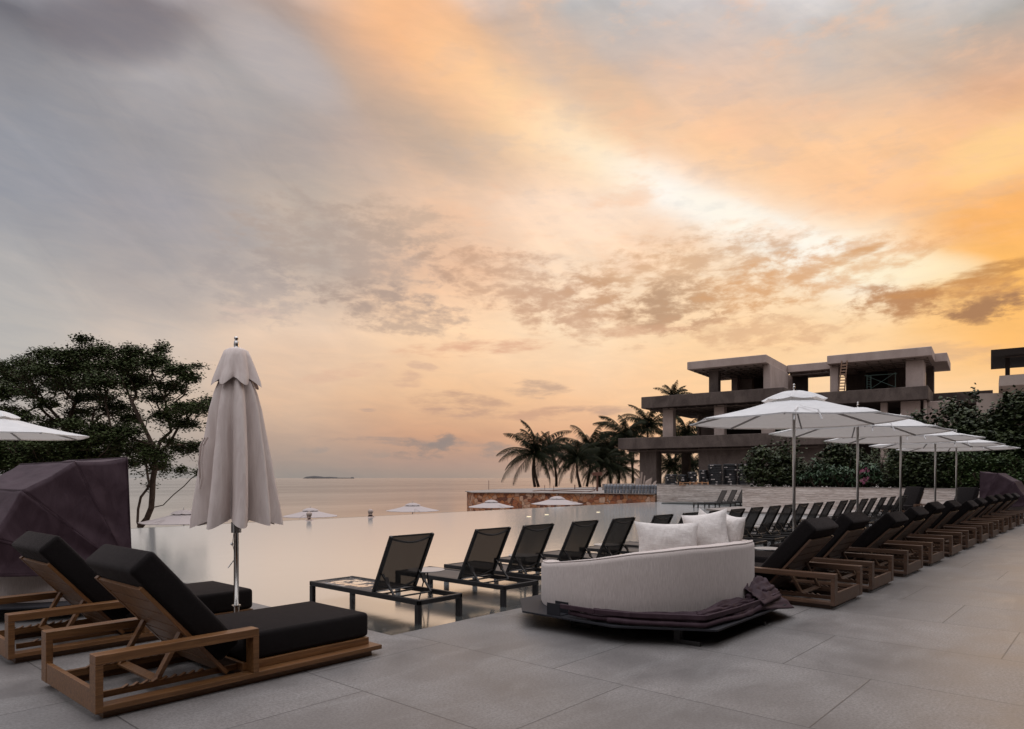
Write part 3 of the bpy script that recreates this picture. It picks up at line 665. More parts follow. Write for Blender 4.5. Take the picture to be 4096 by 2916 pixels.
# ================================================================ UMBRELLAS
def open_umbrella(R_, ztop, zedge, zb, tie=True, seg_in=8, rot=15, mcan=None):
    root = empty('parasol', (0, 0, 0)); mcan = mcan or canvas
    zr = ztop-.17; rv = R_*.30
    def ring(r, z, sag, n=6, rise=0.):
        out = []
        for k in range(8):
            a0, a1 = R(rot+45*k), R(rot+45*(k+1)); p0 = Vector((r*math.cos(a0), r*math.sin(a0), z)); p1 = Vector((r*math.cos(a1), r*math.sin(a1), z))
            for i in range(n):
                u = i/n; q = p0.lerp(p1, u); b = math.sin(math.pi*u); q.z += -sag*b*.0 + rise*b
                rr = 1 - sag*b*.06; out.append(Vector((q.x*rr, q.y*rr, q.z - sag*b*.10)))
        return out
    can = MB(); rows = []; N = 9
    for i in range(N+1):
        u = i/N; r = R_*(.10+.90*u); z = ztop-.10 + (zedge-(ztop-.10))*(u**1.0) - .03*math.sin(math.pi*u)
        rr = ring(r, z, .12*u); rows.append(rr+[rr[0]])
    can.grid(rows)
    # valance hem
    rr = rows[-1]; can.grid([rr, [v+Vector((0, 0, -.022)) for v in rr]])
    co = can.build('canopy', mcan, root, smooth=False)
    v_ = MB(); rows = []
    for i in range(6):
        u = i/5; r = R_*.02+(rv-R_*.02)*u; z = ztop - .012*u - .132*u**1.7 + .008*math.sin(3*u)
        rr = []
        base = ring(r, z, .1*u, rise=-.012*u)
        rows.append(base+[base[0]])
    v_.grid(rows); v_.build('vent', mcan, root)
    po = MB(); po.tube([(0, 0, zb), (0, 0, ztop-.02)], .024, 16); po.build('pole', pole_m, root, smooth=True)
    fi = MB(); fi.lathe([(.018, 0), (.022, .02), (.012, .03), (.02, .06), (.016, .085), (.01, .09), (.019, .105), (.019, .118), (.0, .13)], 14, (0, 0, ztop-.015)); fi.build('finial', steel, root, smooth=True)
    hb = MB(); hb.lathe([(.05, 0), (.05, .06)], 16, (0, 0, ztop-.30)); hb.build('hub', rib_m, root)
    
    for k in range(8):
        a = R(rot+45*k); rb = MB()
        e = Vector((R_*.985*math.cos(a), R_*.985*math.sin(a), zedge-.018)); c0 = Vector((.05*math.cos(a), .05*math.sin(a), ztop-.16))
        rb.bar(c0, e, .02, .028); m_ = c0.lerp(e, .52); m_.z -= .02
        
        rb.build('rib', rib_m, root)
    if tie:
        t = MB(); a = R(203); b = Vector((R_*.62*math.cos(a), R_*.62*math.sin(a), 0)); 
        def onc(x, y, off=.012):
            r = math.hypot(x, y); u = (r/R_-.10)/.90; return ztop-.10+(zedge-(ztop-.10))*u - .03*math.sin(math.pi*max(0, min(1, u))) + off
        for s_ in (-.06, .06):
            pts = []
            for k in range(8):
                rr = .60+.055*k; aa = a+s_*(1+.6*k)*.5*(1 if s_ > 0 else .4); x = R_*rr*math.cos(aa); y = R_*rr*math.sin(aa)
                z = onc(x, y) if rr < .93 else onc(R_*.93*math.cos(aa), R_*.93*math.sin(aa))-(rr-.93)*2.6
                pts.append((x, y, z))
            for p0, p1 in zip(pts, pts[1:]): t.bar(p0, p1, .018, .006)
        t.build('tie', mcan, root)
    return root
U = open_umbrella(1.66, 2.90, 2.42, 0.)
bs_ = MB(); bs_.lathe([(.26, 0), (.26, .05), (.05, .06), (.035, .07), (.035, .3)], 28); bs_.build('base', pole_m, U)
def fit_pole(px, Y=4.0):
    a = ray(px, HY); t = Y/a.y; return Vector((a.x*t, Y, 0))
for i, px in enumerate((3176, 3430, 3602, 3741, 3825)):
    q = fit_pole(px); o = U if i == 0 else copy_tree(U); o.location = q; o.rotation_euler = (0, R((.0, .5, .4, .2, .3)[i]), R((0, 4, -3, 6, 2)[i]))
    tag(o, ('nearest and largest open white parasol on the right' if i == 0 else 'open white parasol on the right, %s behind the largest one' % ('first', 'second', 'third', 'fourth and farthest')[i-1]), 'parasol', 'open white parasols along the deck')
o = copy_tree(U); o.location = (3.35, 16.3, -.09); tag(o, 'open white parasol cut off by the left edge of the picture, before the big tree', 'parasol', 'open white parasols along the deck')
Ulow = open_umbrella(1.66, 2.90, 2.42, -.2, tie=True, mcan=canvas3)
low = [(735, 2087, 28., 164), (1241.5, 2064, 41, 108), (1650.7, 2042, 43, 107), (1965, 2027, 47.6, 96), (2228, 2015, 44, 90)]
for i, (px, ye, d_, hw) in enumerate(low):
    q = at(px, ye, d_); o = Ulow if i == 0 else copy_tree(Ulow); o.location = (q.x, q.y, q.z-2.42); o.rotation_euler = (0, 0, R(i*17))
    tag(o, 'low white parasol beyond the pool edge, %s' % ('behind the closed umbrella', 'just right of the closed umbrella', 'over the open sea in the middle', 'at the left end of the stone wall', 'in front of the middle of the stone wall')[i], 'parasol', 'parasols on the lower terrace')
# closed umbrella
def closed_umbrella():
    root = empty('closed_umbrella', (0, 0, 0)); n = 8; per = 16; NA = n*per
    def prof(prs, foldf, phase, hem, n=8, irr=1.5):
        rows = []
        for i, (z, r) in enumerate(prs):
            u = i/(len(prs)-1); row = []
            for k in range(NA+1):
                a = 2*math.pi*k/NA+phase; c_ = .5+.5*math.cos(n*a + irr*math.sin(1.7*u+a*1.0) + .5*math.sin(2*a+1.)); c_ = c_**.62
                am = min(.66, foldf(u)*1.5); rr = r*(1-am*(1-c_)) * (1+.05*math.sin(3*a+2+u)+.035*math.sin(5*a+1.))
                zz = z - hem*(c_**1.5-.3)*(u**6)
                row.append((rr*math.cos(a), rr*math.sin(a), zz + .01*u**4*math.sin(7*a)))
            rows.append(row)
        return rows
    body = [(2.62, .03), (2.52, .07), (2.42, .15), (2.30, .195), (2.14, .235), (1.98, .262), (1.82, .290), (1.66, .320), (1.50, .344), (1.36, .368), (1.24, .390), (1.15, .405), (1.10, .412)]
    m = MB(); m.grid(prof(body, lambda u: .16+.34*u, .3, .075)); m.build('canopy', canvas2, root, smooth=True)
    t = MB(); t.grid(prof([(2.725, .015), (2.722, .07), (2.70, .110), (2.64, .134), (2.56, .165), (2.48, .196), (2.43, .218), (2.405, .228)], lambda u: .04+.20*u, .9, .055, 6, 1.3)); t.build('vent', canvas2, root, smooth=True)
    p = MB(); p.tube([(0, 0, 0), (0, 0, 2.70)], .023, 18); p.build('pole', steel, root, smooth=True)
    f = MB(); f.lathe([(.026, 0), (.026, .012), (.018, .016), (.024, .05), (.020, .085), (.012, .096), (.018, .106), (.020, .118), (.012, .13), (0, .132)], 16, (0, 0, 2.705)); f.build('finial', steel, root, smooth=True)
    for r_, h_, z_ in ((.046, .10, .985), (.04, .012, .29), (.028, .29, .0)):
        c_ = MB(); c_.lathe([(r_, 0), (r_, h_)], 18, (0, 0, z_)); c_.build('collar', steel, root, smooth=False)
    k = MB(); k.tube([(.02, -.02, .17), (.055, -.045, .17)], .008, 8); k.tube([(.05, -.042, .17), (.065, -.052, .17)], .022, 7); k.build('knob', steel, root)
    b = MB(); b.lathe([(.27, 0), (.27, .05), (.06, .06), (.036, .07)], 28); b.build('base', pole_m, root)
    s_ = MB(); s_.tube([(-.02, .01, 1.0), (-.035, .012, .88), (-.024, .0, .8), (-.028, 0, .72)], .003, 5); s_.tube([(-.026, 0, .73), (-.085, .02, .66)], .005, 5); s_.tube([(-.052, .012, .885), (-.036, .012, .875)], .012, 6); s_.build('cord', steel, root)
    st2 = MB()
    for off in (0, .028):
        pts = [(-.27, .08+off, 1.87), (-.30, .10+off, 1.80), (-.318, .105+off, 1.64), (-.312, .10+off, 1.50), (-.33, .11+off*.3, 1.40)]
        for p0, p1 in zip(pts, pts[1:]): st2.bar(p0, p1, .022, .006, (0, 1, 0))
    st2.build('strap', canvas2, root)
    return root
cu = closed_umbrella(); cu.location = (3.19, 6.30, 0); cu.rotation_euler = (0, 0, R(20))
tag(cu, 'tall closed off-white umbrella on a steel pole between the two left loungers', 'umbrella')

# ================================================================ DAYBEDS  local: opening +y, back -y
PLATE = [(-1.33, .66), (-1.33, -.43), (-.86, -1.20), (.80, -1.20), (1.33, -.43), (1.33, .66), (.8, 1.15), (-.8, 1.15)]
def ringpt(a, rx, ry): return Vector((rx*math.cos(a), ry*math.sin(a), 0))
def make_daybed(hood_open, name):
    root = empty(name, (0, 0, 0)); cx, cy = (.0, .06) if hood_open else (.15, .10)
    p = MB(); p.prism(PLATE, .145, .163); p.build('base_plate', plate_m, root, bevel=.002)
    for x, y, dx in ((-.92, .22, 1), (-.90, -.93, 1), (.35, -1.02, 1), (.9, .5, 1)):
        f = MB(); f.bar((x, y+.13, .02), (x, y-.13, .02), .035, .04); f.box(x-.03, x+.03, y+.06, y+.12, .03, .145)
        f.build('foot', alu, root, bevel=.004)
    f = MB(); f.box(-.75, .75, -.85, .85, .09, .145); f.build('underframe', alu, root)
    RX, RY = (1.12, 1.05) if hood_open else (1.29, 1.10); T = .24
    TT = ((128, .585), (150, .61), (185, .70), (208, .775), (235, .825), (262, .835), (300, .815), (340, .72), (376, .62))
    def top(a):                    # a in degrees, 270 = back centre
        for (a0, v0), (a1, v1) in zip(TT, TT[1:]):
            if a <= a1: u = (a-a0)/(a1-a0); return v0+(v1-v0)*u
        return TT[-1][1]
    A0_, A1_ = (188, 352) if hood_open else (128, 374); prf = []
    N = 64; rowsO = []
    secs = []
    for i in range(N+1):
        a = A0_+(A1_-A0_)*i/N; ar = R(a); zt = top(a)
        e = min(i, N-i)/N; cap_ = 1 if e > .02 else (.55 if e == 0 else .85)
        o_ = ringpt(ar, RX, RY); n_ = Vector((math.cos(ar)/RX, math.sin(ar)/RY, 0)).normalized()
        def P(ins, z): v = o_-n_*ins*T; return (cx+v.x, cy+v.y, z)
        c0 = (1-cap_)/2
        sec = [P(.03+c0, .165), P(.0+c0, .19), P(0.005+c0, .35), P(0.0+c0, zt-.05), P(.02+c0, zt-.018), P(.09+c0*.6, zt), P(.3, zt+.008), P(.5, zt+.010), P(.8, zt+.004), P(.95-c0, zt-.012), P(1.-c0, zt-.05), P(1.-c0, .4), P(1.-c0, .17)]
        secs.append(sec)
    b = MB(); b.grid(secs); b.add(secs[0], [tuple(range(len(secs[0])))]); b.add(secs[-1], [tuple(range(len(secs[0])-1, -1, -1))])
    bo = b.build('backrest', sofam, root, smooth=True)
    pi_ = MB(); pts = []
    for sc in secs: v = Vector(sc[5]); pts.append(v+Vector((0, 0, .004)))
    pi_.tube(pts, .007, 6); pi_.tube([Vector(secs[0][j])+Vector((0, .0, 0)) for j in (1, 2, 3, 4, 5)], .006, 6); pi_.build('piping', sofam, bo, smooth=True)
    sc_ = MB(); pr = []
    for k in range(40):
        a = 2*math.pi*k/40; v = ringpt(a, RX-.2, RY-.2); pr.append((cx+v.x, cy+v.y))
    sc_.prism(pr, .165, .42); sc_.build('seat_cushion', sofam, root, bevel=.05, seg=3, smooth=True)
    hz, hy = .40, .33
    for sgn in (-1, 1):
        br = MB(); x = sgn*1.24
        br.box(x-.07, x-.062, hy-.13, hy+.03, .163, .28); br.box(x+.062, x+.07, hy-.13, hy+.03, .163, .28); br.box(x-.062, x+.062, hy-.13, hy+.03, .163, .171)
        br.lathe([(.0, 0), (.012, .001), (.012, .008), (0, .009)], 10, (x, hy-.02, .171)); br.build('hinge_bracket', plate_m, root)
    if hood_open:
        zh = .42; poly = [(-1.22, 0), (-1.08, 1.31), (1.08, 1.31), (1.22, 0)]
        angs = [90, 67, 43, 20, 4]; rads = [1., 1.04, 1.06, 1.04, 1.0]
        def rib(i, j, u):      # point on rib i between corner j and j+1
            a = R(angs[i]); (x0, r0), (x1, r1) = poly[j], poly[j+1]; x = x0+(x1-x0)*u; r = (r0+(r1-r0)*u)*rads[i]
            return Vector((x, hy-r*math.cos(a), zh+r*math.sin(a)))
        h = MB()
        for i in range(len(angs)-1):
            for j in range(3):
                P = []; nu, nv = 28, 14
                for q_ in range(nv+1):
                    row = []; v = q_/nv
                    for k in range(nu+1):
                        u = k/nu; pt = rib(i, j, u).lerp(rib(i+1, j, u), v)
                        sag = math.sin(math.pi*v)*(.022 if j == 1 else .020)*min(1, (pt-Vector((pt.x, hy, zh))).length/.5)
                        dirc = Vector((-pt.x*.35, 0, 0)) if j != 1 else Vector((0, 0, 0)); inn = (Vector((0, hy, zh))-pt).normalized()
                        nz = mnoise.noise(Vector((pt.x*2+i*7, pt.y*3+pt.z*5, pt.z*2)))*.016 + .003*math.sin(17*u+3*i+5*v)*math.sin(math.pi*v)
                        row.append(pt+inn*(sag+nz))
                    P.append(row)
                h.grid(P)
        ho = h.build('hood', purple, root, smooth=True, solid=.004)
        for i in range(len(angs)):
            r_ = MB()
            for j in range(3): r_.bar(rib(i, j, 0), rib(i, j, 1), .007, .024)
            r_.build('seam', purple, ho, bevel=.004)
    else:
        random.seed(11)
        hd = MB()
        # folded cloth: overlapping rolls and drapes round the back
        path = [(-1.24, .20), (-1.25, -.20), (-1.17, -.52), (-.86, -1.06), (-.30, -1.10), (.30, -1.10), (.80, -1.06), (1.14, -.60), (1.26, -.25), (1.26, .15)]
        def smooth_path(k0, k1, off, zf, wob, n=60, seed=0):
            out = []
            seglen = [math.dist(path[i], path[i+1]) for i in range(len(path)-1)]; tot = sum(seglen)
            for i in range(n+1):
                t_ = (k0+(k1-k0)*i/n)*tot; j = 0
                while j < len(seglen)-1 and t_ > seglen[j]: t_ -= seglen[j]; j += 1
                u = t_/seglen[j]; x = path[j][0]+(path[j+1][0]-path[j][0])*u; y = path[j][1]+(path[j+1][1]-path[j][1])*u
                nx, ny = x, y+.1; l_ = math.hypot(nx, ny); nx /= l_; ny /= l_
                w_ = mnoise.noise(Vector((i*.12, seed*3.1, 0)))*wob
                out.append(Vector((x+nx*(off+w_), y+ny*(off+w_), zf(i/n)+mnoise.noise(Vector((i*.15, seed*5.3, 4)))*wob*.8)))
            return out
        for sdd, (k0, k1, off, z0, r0) in enumerate(((0.02, 1, .02, .205, .034), (.05, 1, -.035, .225, .030), (.02, .98, .04, .245, .020), (.12, 1, .055, .195, .030), (.3, 1, -.02, .262, .022), (.55, 1, -.07, .30, .045), (.62, 1, .00, .315, .035))):
            pts = smooth_path(k0, k1, off, lambda u, z0=z0: z0+.055*max(0, (k0+(k1-k0)*u)-.55)*2, .022, 60, sdd)
            rad = [r0*(.75+.5*abs(mnoise.noise(Vector((i*.22, sdd*2.2, 1)))))*(1.15 if i > 24 else .8) for i in range(61)]
            hd.tube(pts, rad, 10)
        # flat frame bar lying in the folds, and cloth draped over it with wrinkles
        def drape(k0, k1, z_in, z_out, off_in, off_out, seed, n=90, m_=14):
            P = []
            a_ = smooth_path(k0, k1, off_in, lambda u: 0, .0, n, seed)
            for i in range(n+1):
                row = []; u = i/n; c_ = a_[i]; nx, ny = c_.x, c_.y+.1; l_ = math.hypot(nx, ny); nx /= l_; ny /= l_
                for j in range(m_+1):
                    v = j/m_; off = (off_out(u)-off_in)*v
                    wr = mnoise.noise(Vector((u*16+v*4, v*3-u*5, seed)))*.035 + mnoise.noise(Vector((u*7-v*5, v*5, seed+3)))*.045
                    z = z_in(u)+(z_out(u)-z_in(u))*v**1.3 + wr*math.sin(math.pi*min(1, v+.15))
                    row.append((c_.x+nx*off+wr*.5*nx, c_.y+ny*off+wr*.4*ny, z))
                P.append(row)
            hd.grid(P)
        lift = lambda u, a, b: a+(b-a)*max(0, min(1, (u-.5)*2.2))
        drape(.06, .99, lambda u: lift(u, .255, .40)+.06*math.exp(-((u-.42)/.13)**2), lambda u: lift(u, .185, .20), -.13, lambda u: .05+.07*max(0, u-.6), 1.)
        drape(.30, .98, lambda u: lift(u, .30, .37), lambda u: .19-.10*math.exp(-((u-.66)/.2)**2), -.04, lambda u: .05+.20*math.exp(-((u-.66)/.2)**2), 5.)
        drape(.55, 1., lambda u: .40+.06*math.sin(u*3), lambda u: .24, -.16, lambda u: .10, 9.)
        ho = hd.build('folded_hood', purple, root, smooth=True, solid=.006)
        fr = MB()
        for a_, b_ in zip(path, path[1:]): fr.bar((a_[0]*1.045, a_[1]*1.045, .262), (b_[0]*1.045, b_[1]*1.045, .262), .022, .045)
        fr.build('hood_bow', purple, ho, bevel=.006)
    return root
sofa = make_daybed(False, 'daybed'); sofa.location = (6.64, 3.90, 0)
tag(sofa, 'round cream daybed with pillows and its plum hood folded down, centre right of the deck', 'daybed', 'round daybeds')
db = make_daybed(True, 'daybed'); db.location = (2.72, 9.68, 0); db.rotation_euler = (0, 0, R(-90))
tag(db, 'large plum hooded daybed with its hood up, at the left edge behind the loungers', 'daybed', 'round daybeds')
db2 = copy_tree(db); db2.location = (31.1, 3.65, 0); db2.rotation_euler = (0, 0, 0)
tag(db2, 'distant plum hooded daybed at the far right end of the deck', 'daybed', 'round daybeds')
# pillows
def pillow(w_, h_, t_, loc, rz, tilt, label, roll=0.):
    m = MB(); n = 16; front = []; back_ = []
    for i in range(n+1):
        fr, bk = [], []
        for j in range(n+1):
            u, v = -1+2*i/n, -1+2*j/n
            prof = (max(0, 1-u**2)**.55)*(max(0, 1-v**2)**.55)
            pin = 1-.12*(1-v*v)*abs(u)**3; piv = 1-.12*(1-u*u)*abs(v)**3
            x, z = u*w_/2*pin, v*h_/2*piv
            cr = 1+.05*mnoise.noise(Vector((u*3+rz*3, v*3, 1.)))*2
            d_ = t_/2*prof*cr; fr.append((x, -d_, z)); bk.append((x, d_, z))
        front.append(fr); back_.append(bk)
    m.grid(front); m.grid([list(reversed(r_)) for r_ in back_])
    o = m.build('pillow', pilm, smooth=True, sub=0); o.location = loc; o.rotation_euler = (tilt, roll, rz)
    tag(o, label, 'pillow', 'linen pillows on the cream daybed'); return o
pr_ = TH-R(90)
def pil_at(px, py, d_): return at(px, py, d_)
pillow(.70, .46, .24, pil_at(2672, 2173, 7.25), pr_+R(4), R(-14), 'wide linen pillow at the left end, leaning on the sofa back', R(1))
pillow(.50, .52, .26, pil_at(2825, 2140, 7.45), pr_+R(-28), R(-16), 'tall linen pillow in the middle, pointing up beside the wide one', R(-10))
pillow(.44, .44, .22, pil_at(2838, 2135, 7.75), pr_+R(15), R(-12), 'linen pillow mostly hidden behind the tall middle one', R(26))
pillow(.36, .46, .24, pil_at(2915, 2138, 7.55), pr_+R(-62), R(-10), 'small linen pillow at the right end, seen edge-on', R(8))

# ================================================================ BUILDING UNDER CONSTRUCTION
C1 = Vector((51.0, 32.9, 0)); PQ = Vector((.122, -.993, 0)).normalized(); PR = Vector((.993, .122, 0)).normalized()
BM = Matrix(((PQ.x, PR.x, 0, C1.x), (PQ.y, PR.y, 0, C1.y), (0, 0, 1, 0), (0, 0, 0, 1)))
def bq(px, py, w=0.):
    a = ray(px, py); c_ = C1+PR*w; det = PQ.x*(-a.y)+PQ.y*a.x
    q = (-c_.x*(-a.y)+(-c_.y)*a.x)/det; P = c_+PQ*q; t = P.x/a.x if abs(a.x) > .1 else P.y/a.y
    return q, H+a.z*t
def b6(x, y, w=0.): return bq(2500+x/2.281, 1350+y/2.281, w)
def b7(x, y, w=0.): return bq(3200+x/2.32, 1350+y/2.32, w)
bld = empty('concrete_building', C1); tag(bld, 'unfinished three storey concrete building with flat slab roofs behind the far wall', 'building')
BI = Matrix.Translation(-C1)
def bpart(name, boxes, m, bevel=.03):
    k = MB()
    for b in boxes: k.box(*b, M=BI @ BM)
    return k.build(name, m, bld, bevel=bevel, seg=1)
B7 = 4.6   # set-back of the right block
bpart('floor_slab', [(0, 16.7, .2, 13, 3.97, 4.2)], dark_int)
bpart('parapet', [(0, 16.9, 0, .22, 3.96, 4.92), (0, .22, .225, 13, 3.96, 4.92), (16.68, 16.9, .225, 6, 3.96, 4.92)], conc)
bpart('floor_slab', [(2.3, 13.5, .2, 12, 7.38, 7.6)], dark_int)
bpart('parapet', [(2.14, 13.7, 0, .22, 7.37, 8.34), (2.14, 2.36, .225, 12, 7.37, 8.34), (13.48, 13.7, .225, 5.2, 7.37, 8.34), (13.7, 17.5, 5.0, 5.2, 7.37, 8.34)], conc)
bpart('roof', [(6.16, 12.4, 0, 7.4, 10.30, 10.93), (12.4, 18.5, 6.6, 9.2, 10.36, 10.98)], conc2)
qL = b6(1795, 500, B7)[0]; qR, z2 = b7(1190, 445, B7); zb2 = b7(1190, 570, B7)[1]
rL, _ = b6(1843, 165, B7); rR, zr1 = b7(1222, 80, B7); zr0 = b7(1222, 165, B7)[1]
print('B block', qL, qR, z2, zb2, rL, rR, zr1, zr0, b6(1843, 165, B7), b6(1795, 500, B7), b7(1255, 515, B7+6), b7(1790, 487, B7+6))
bpart('floor_slab', [(qL+.1, qR-.1, B7+.2, B7+11, zb2, zb2+.2)], dark_int)
bpart('parapet', [(qL, qR, B7, B7+.22, zb2, z2), (qR-.22, qR, B7+.225, B7+6, zb2, z2)], conc)
e0, ez = b7(1255, 515, B7+6); e1, _ = b7(1790, 487, B7+6)
bpart('parapet', [(qR, e1, B7+5.8, B7+6, zb2, z2), (e1-.2, e1, B7+6.01, B7+10, zb2, z2)], conc)
bpart('floor_slab', [(qR, e1, B7+6.02, B7+12, zb2+.02, zb2+.2)], dark_int)
g1, _ = b7(1365, 147, B7+3.6)
bpart('roof', [(rL, rR, B7, B7+3.6, zr0, zr1), (rL, g1, B7+3.6, B7+9.5, zr0, zr1-.002)], conc2)
# ground floor
z0 = 1.0
for q0, q1, w0, w1 in ((1.63, 3.16, .8, 2.), (b6(515, 0, 6)[0], b6(578, 0, 6)[0], 6, 6.7)): bpart('column', [(q0, q1, w0, w1, z0, 3.965)], conc)
bpart('wall', [(6.82, 16.6, .8, 1.1, z0, 3.965), (6.82, 7.1, 1.1, 7, z0, 3.965)], conc)
# first floor
for q0, q1, w0, w1, m in ((3.73, 4.64, .8, 1.5, conc2), (8.1, 8.93, .8, 1.5, conc2), (b6(657, 0, 6)[0], b6(678, 0, 6)[0], 6, 6.5, conc2), (11.81, 12.7, .8, 1.5, conc2), (15.5, 16.3, .8, 1.5, conc2)): bpart('column', [(q0, q1, w0, w1, 4.2, 7.375)], m)
bpart('wall', [(b6(678, 0, 7)[0], b6(815, 0, 7)[0], 7, 7.3, 4.2, 7.375)], conc2)
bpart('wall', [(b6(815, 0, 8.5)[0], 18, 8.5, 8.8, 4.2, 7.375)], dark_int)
# second floor
bpart('column', [(7.68, 8.44, .8, 1.5, 7.6, 10.3)], conc); bpart('column', [(b6(970, 0, 6)[0], b6(1027, 0, 6)[0], 6, 6.6, 7.6, 10.3)], conc2)
bpart('column', [(11.97, 12.51, .8, 1.3, 7.6, 10.3)], conc2); bpart('wall', [(12.2, 12.515, 1.3, 6.6, 7.6, 10.295)], conc2)
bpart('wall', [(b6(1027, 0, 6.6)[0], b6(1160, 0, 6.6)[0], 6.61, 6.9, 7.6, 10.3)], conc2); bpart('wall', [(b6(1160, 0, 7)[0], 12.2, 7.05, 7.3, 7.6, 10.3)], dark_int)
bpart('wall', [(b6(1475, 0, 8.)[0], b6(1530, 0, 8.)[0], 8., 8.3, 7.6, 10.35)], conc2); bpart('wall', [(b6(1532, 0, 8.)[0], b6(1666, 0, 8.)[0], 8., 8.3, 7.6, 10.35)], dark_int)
# right block
w0 = B7+.7
bpart('column', [(b6(1870, 0, w0)[0], b6(1945, 0, w0)[0], w0, w0+.6, z2-.75, zr0)], conc2)
bpart('column', [(b7(980, 0, w0)[0], b7(1145, 0, w0)[0], w0, w0+2.4, z2-.75, zr0)], conc2); bpart('column', [(b7(1168, 0, w0+5)[0], b7(1240, 0, w0+5)[0], w0+5, w0+6., z2-.75, zr0)], conc)
bpart('wall', [(b7(425, 0, w0+4)[0], b7(605, 0, w0+4)[0], w0+4, w0+4.3, z2-.75, zr0)], conc); bpart('wall', [(b7(820, 0, w0+5)[0], b7(990, 0, w0+5)[0], w0+4.6, w0+5, z2-.75, zr0)], conc)
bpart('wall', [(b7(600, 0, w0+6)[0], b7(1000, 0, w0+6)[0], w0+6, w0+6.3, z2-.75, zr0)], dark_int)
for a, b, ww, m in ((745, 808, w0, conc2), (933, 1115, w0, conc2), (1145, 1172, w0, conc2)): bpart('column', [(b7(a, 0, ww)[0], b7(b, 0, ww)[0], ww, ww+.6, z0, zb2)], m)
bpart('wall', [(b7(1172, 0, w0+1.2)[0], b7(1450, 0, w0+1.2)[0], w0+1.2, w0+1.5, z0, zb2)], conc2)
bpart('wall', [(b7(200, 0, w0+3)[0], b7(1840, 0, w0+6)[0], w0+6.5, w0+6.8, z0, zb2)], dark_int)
# ceiling framing of timber and steel battens under the slabs
def ceil(q0, q1, w0_, w1_, z, nq, nw):
    k = MB()
    for i in range(nq):
        q = q0+(q1-q0)*i/(nq-1); k.box(q-.03, q+.03, w0_, w1_, z-.10, z-.03, M=BI @ BM)
    for i in range(nw):
        w_ = w0_+(w1_-w0_)*i/(nw-1); k.box(q0, q1, w_-.03, w_+.03, z-.20, z-.14, M=BI @ BM)
    k.build('ceiling_frame', mat('batten_%d' % int(q0), (.16, .12, .10), .8), bld)
ceil(.6, 16, .5, 6.5, 3.96, 18, 7); ceil(2.7, 13.2, .5, 7, 7.37, 14, 7); ceil(6.6, 12., .5, 6.4, 10.30, 9, 7); ceil(12.6, 17.5, 6.8, 9, 10.3, 7, 6); ceil(rL+.3, rR-.3, B7+.5, B7+5, zr0, 9, 6)
# ladder
def onb(px, py, w): q, z = bq(px, py, w); return C1+PQ*q+PR*w+Vector((0, 0, z))
a = onb(2500+1950/2.281, 1350+485/2.281, B7+.3); b = onb(2500+1978/2.281, 1350+212/2.281, B7-.05); a2 = onb(2500+2002/2.281, 1350+485/2.281, B7+.3); b2_ = onb(2500+2027/2.281, 1350+208/2.281, B7-.05)
ld = MB(); ld.bar(a, b, .07, .05); ld.bar(a2, b2_, .07, .05)
for k in range(9):
    t_ = .05+.1*k; ld.bar(a.lerp(b, t_)-PQ*.05, a2.lerp(b2_, t_)+PQ*.05, .04, .09)
tag(ld.build('ladder', ladderm), 'home-made wooden ladder leaning on the upper right roof edge of the concrete building', 'ladder')
sc_ = MB(); ww = B7+1.2
p = [onb(3200+x/2.32, 1350+y/2.32, ww) for x, y in ((622, 475), (622, 345), (658, 475), (658, 350), (885, 460), (885, 325))]
for i, j in ((0, 1), (2, 3), (4, 5)): sc_.tube([p[i], p[j]], .025, 6)
sc_.tube([onb(3200+600/2.32, 1350+355/2.32, ww), onb(3200+900/2.32, 1350+335/2.32, ww)], .03, 6); sc_.tube([p[2], p[5]], .02, 6); sc_.tube([p[4], onb(3200+625/2.32, 1350+362/2.32, ww)], .02, 6)
for k in range(5): sc_.tube([p[0].lerp(p[1], .15+.18*k), p[2].lerp(p[3], .15+.18*k)], .018, 6)
tag(sc_.build('scaffold', glassm), 'thin tubular scaffold with crossed braces in the upper right room of the building', 'scaffold')

# ================================================================ SECOND BUILDING (thatched tower at the right edge)
C2 = at(3200+1850/2.32, HY, 50.); C2.z = 0
def tz(y): return 1.5+(HY-(1350+y/2.32))/F*50.
tw = empty('resort_tower', C2); tag(tw, 'pale rendered tower with a dark thatched roof terrace at the right edge', 'building')
TMx = Matrix(((PQ.x, PR.x, 0, 0), (PQ.y, PR.y, 0, 0), (0, 0, 1, 0), (0, 0, 0, 1)))
def tpart(name, boxes, m):
    k = MB()
    for b in boxes: k.box(*b, M=TMx)
    return k.build(name, m, tw, bevel=.03, seg=1)
k = MB(); zp1, zp0, zu = tz(355), tz(450), tz(500)
def V(q, w, z): return TMx @ Vector((q, w, z))
k.add([V(0, 0, zp1), V(9, 0, zp1), V(9, 5, zp1), V(0, 5, zp1), V(0, 0, zp0), V(9, 0, zp0), V(9, 5, zp0), V(0, 5, zp0), V(.8, .8, zu), V(9, .8, zu), V(9, 5, zu), V(.8, 5, zu)],
      [(0, 4, 5, 1), (3, 2, 6, 7), (0, 3, 7, 4), (1, 5, 6, 2), (0, 1, 2, 3), (4, 8, 9, 5), (7, 11, 8, 4), (8, 11, 10, 9), (5, 9, 10, 6)]); k.build('balcony', conc3, tw)
tpart('wall', [(3.0, 9, 1.6, 6, .5, zu)], conc3)
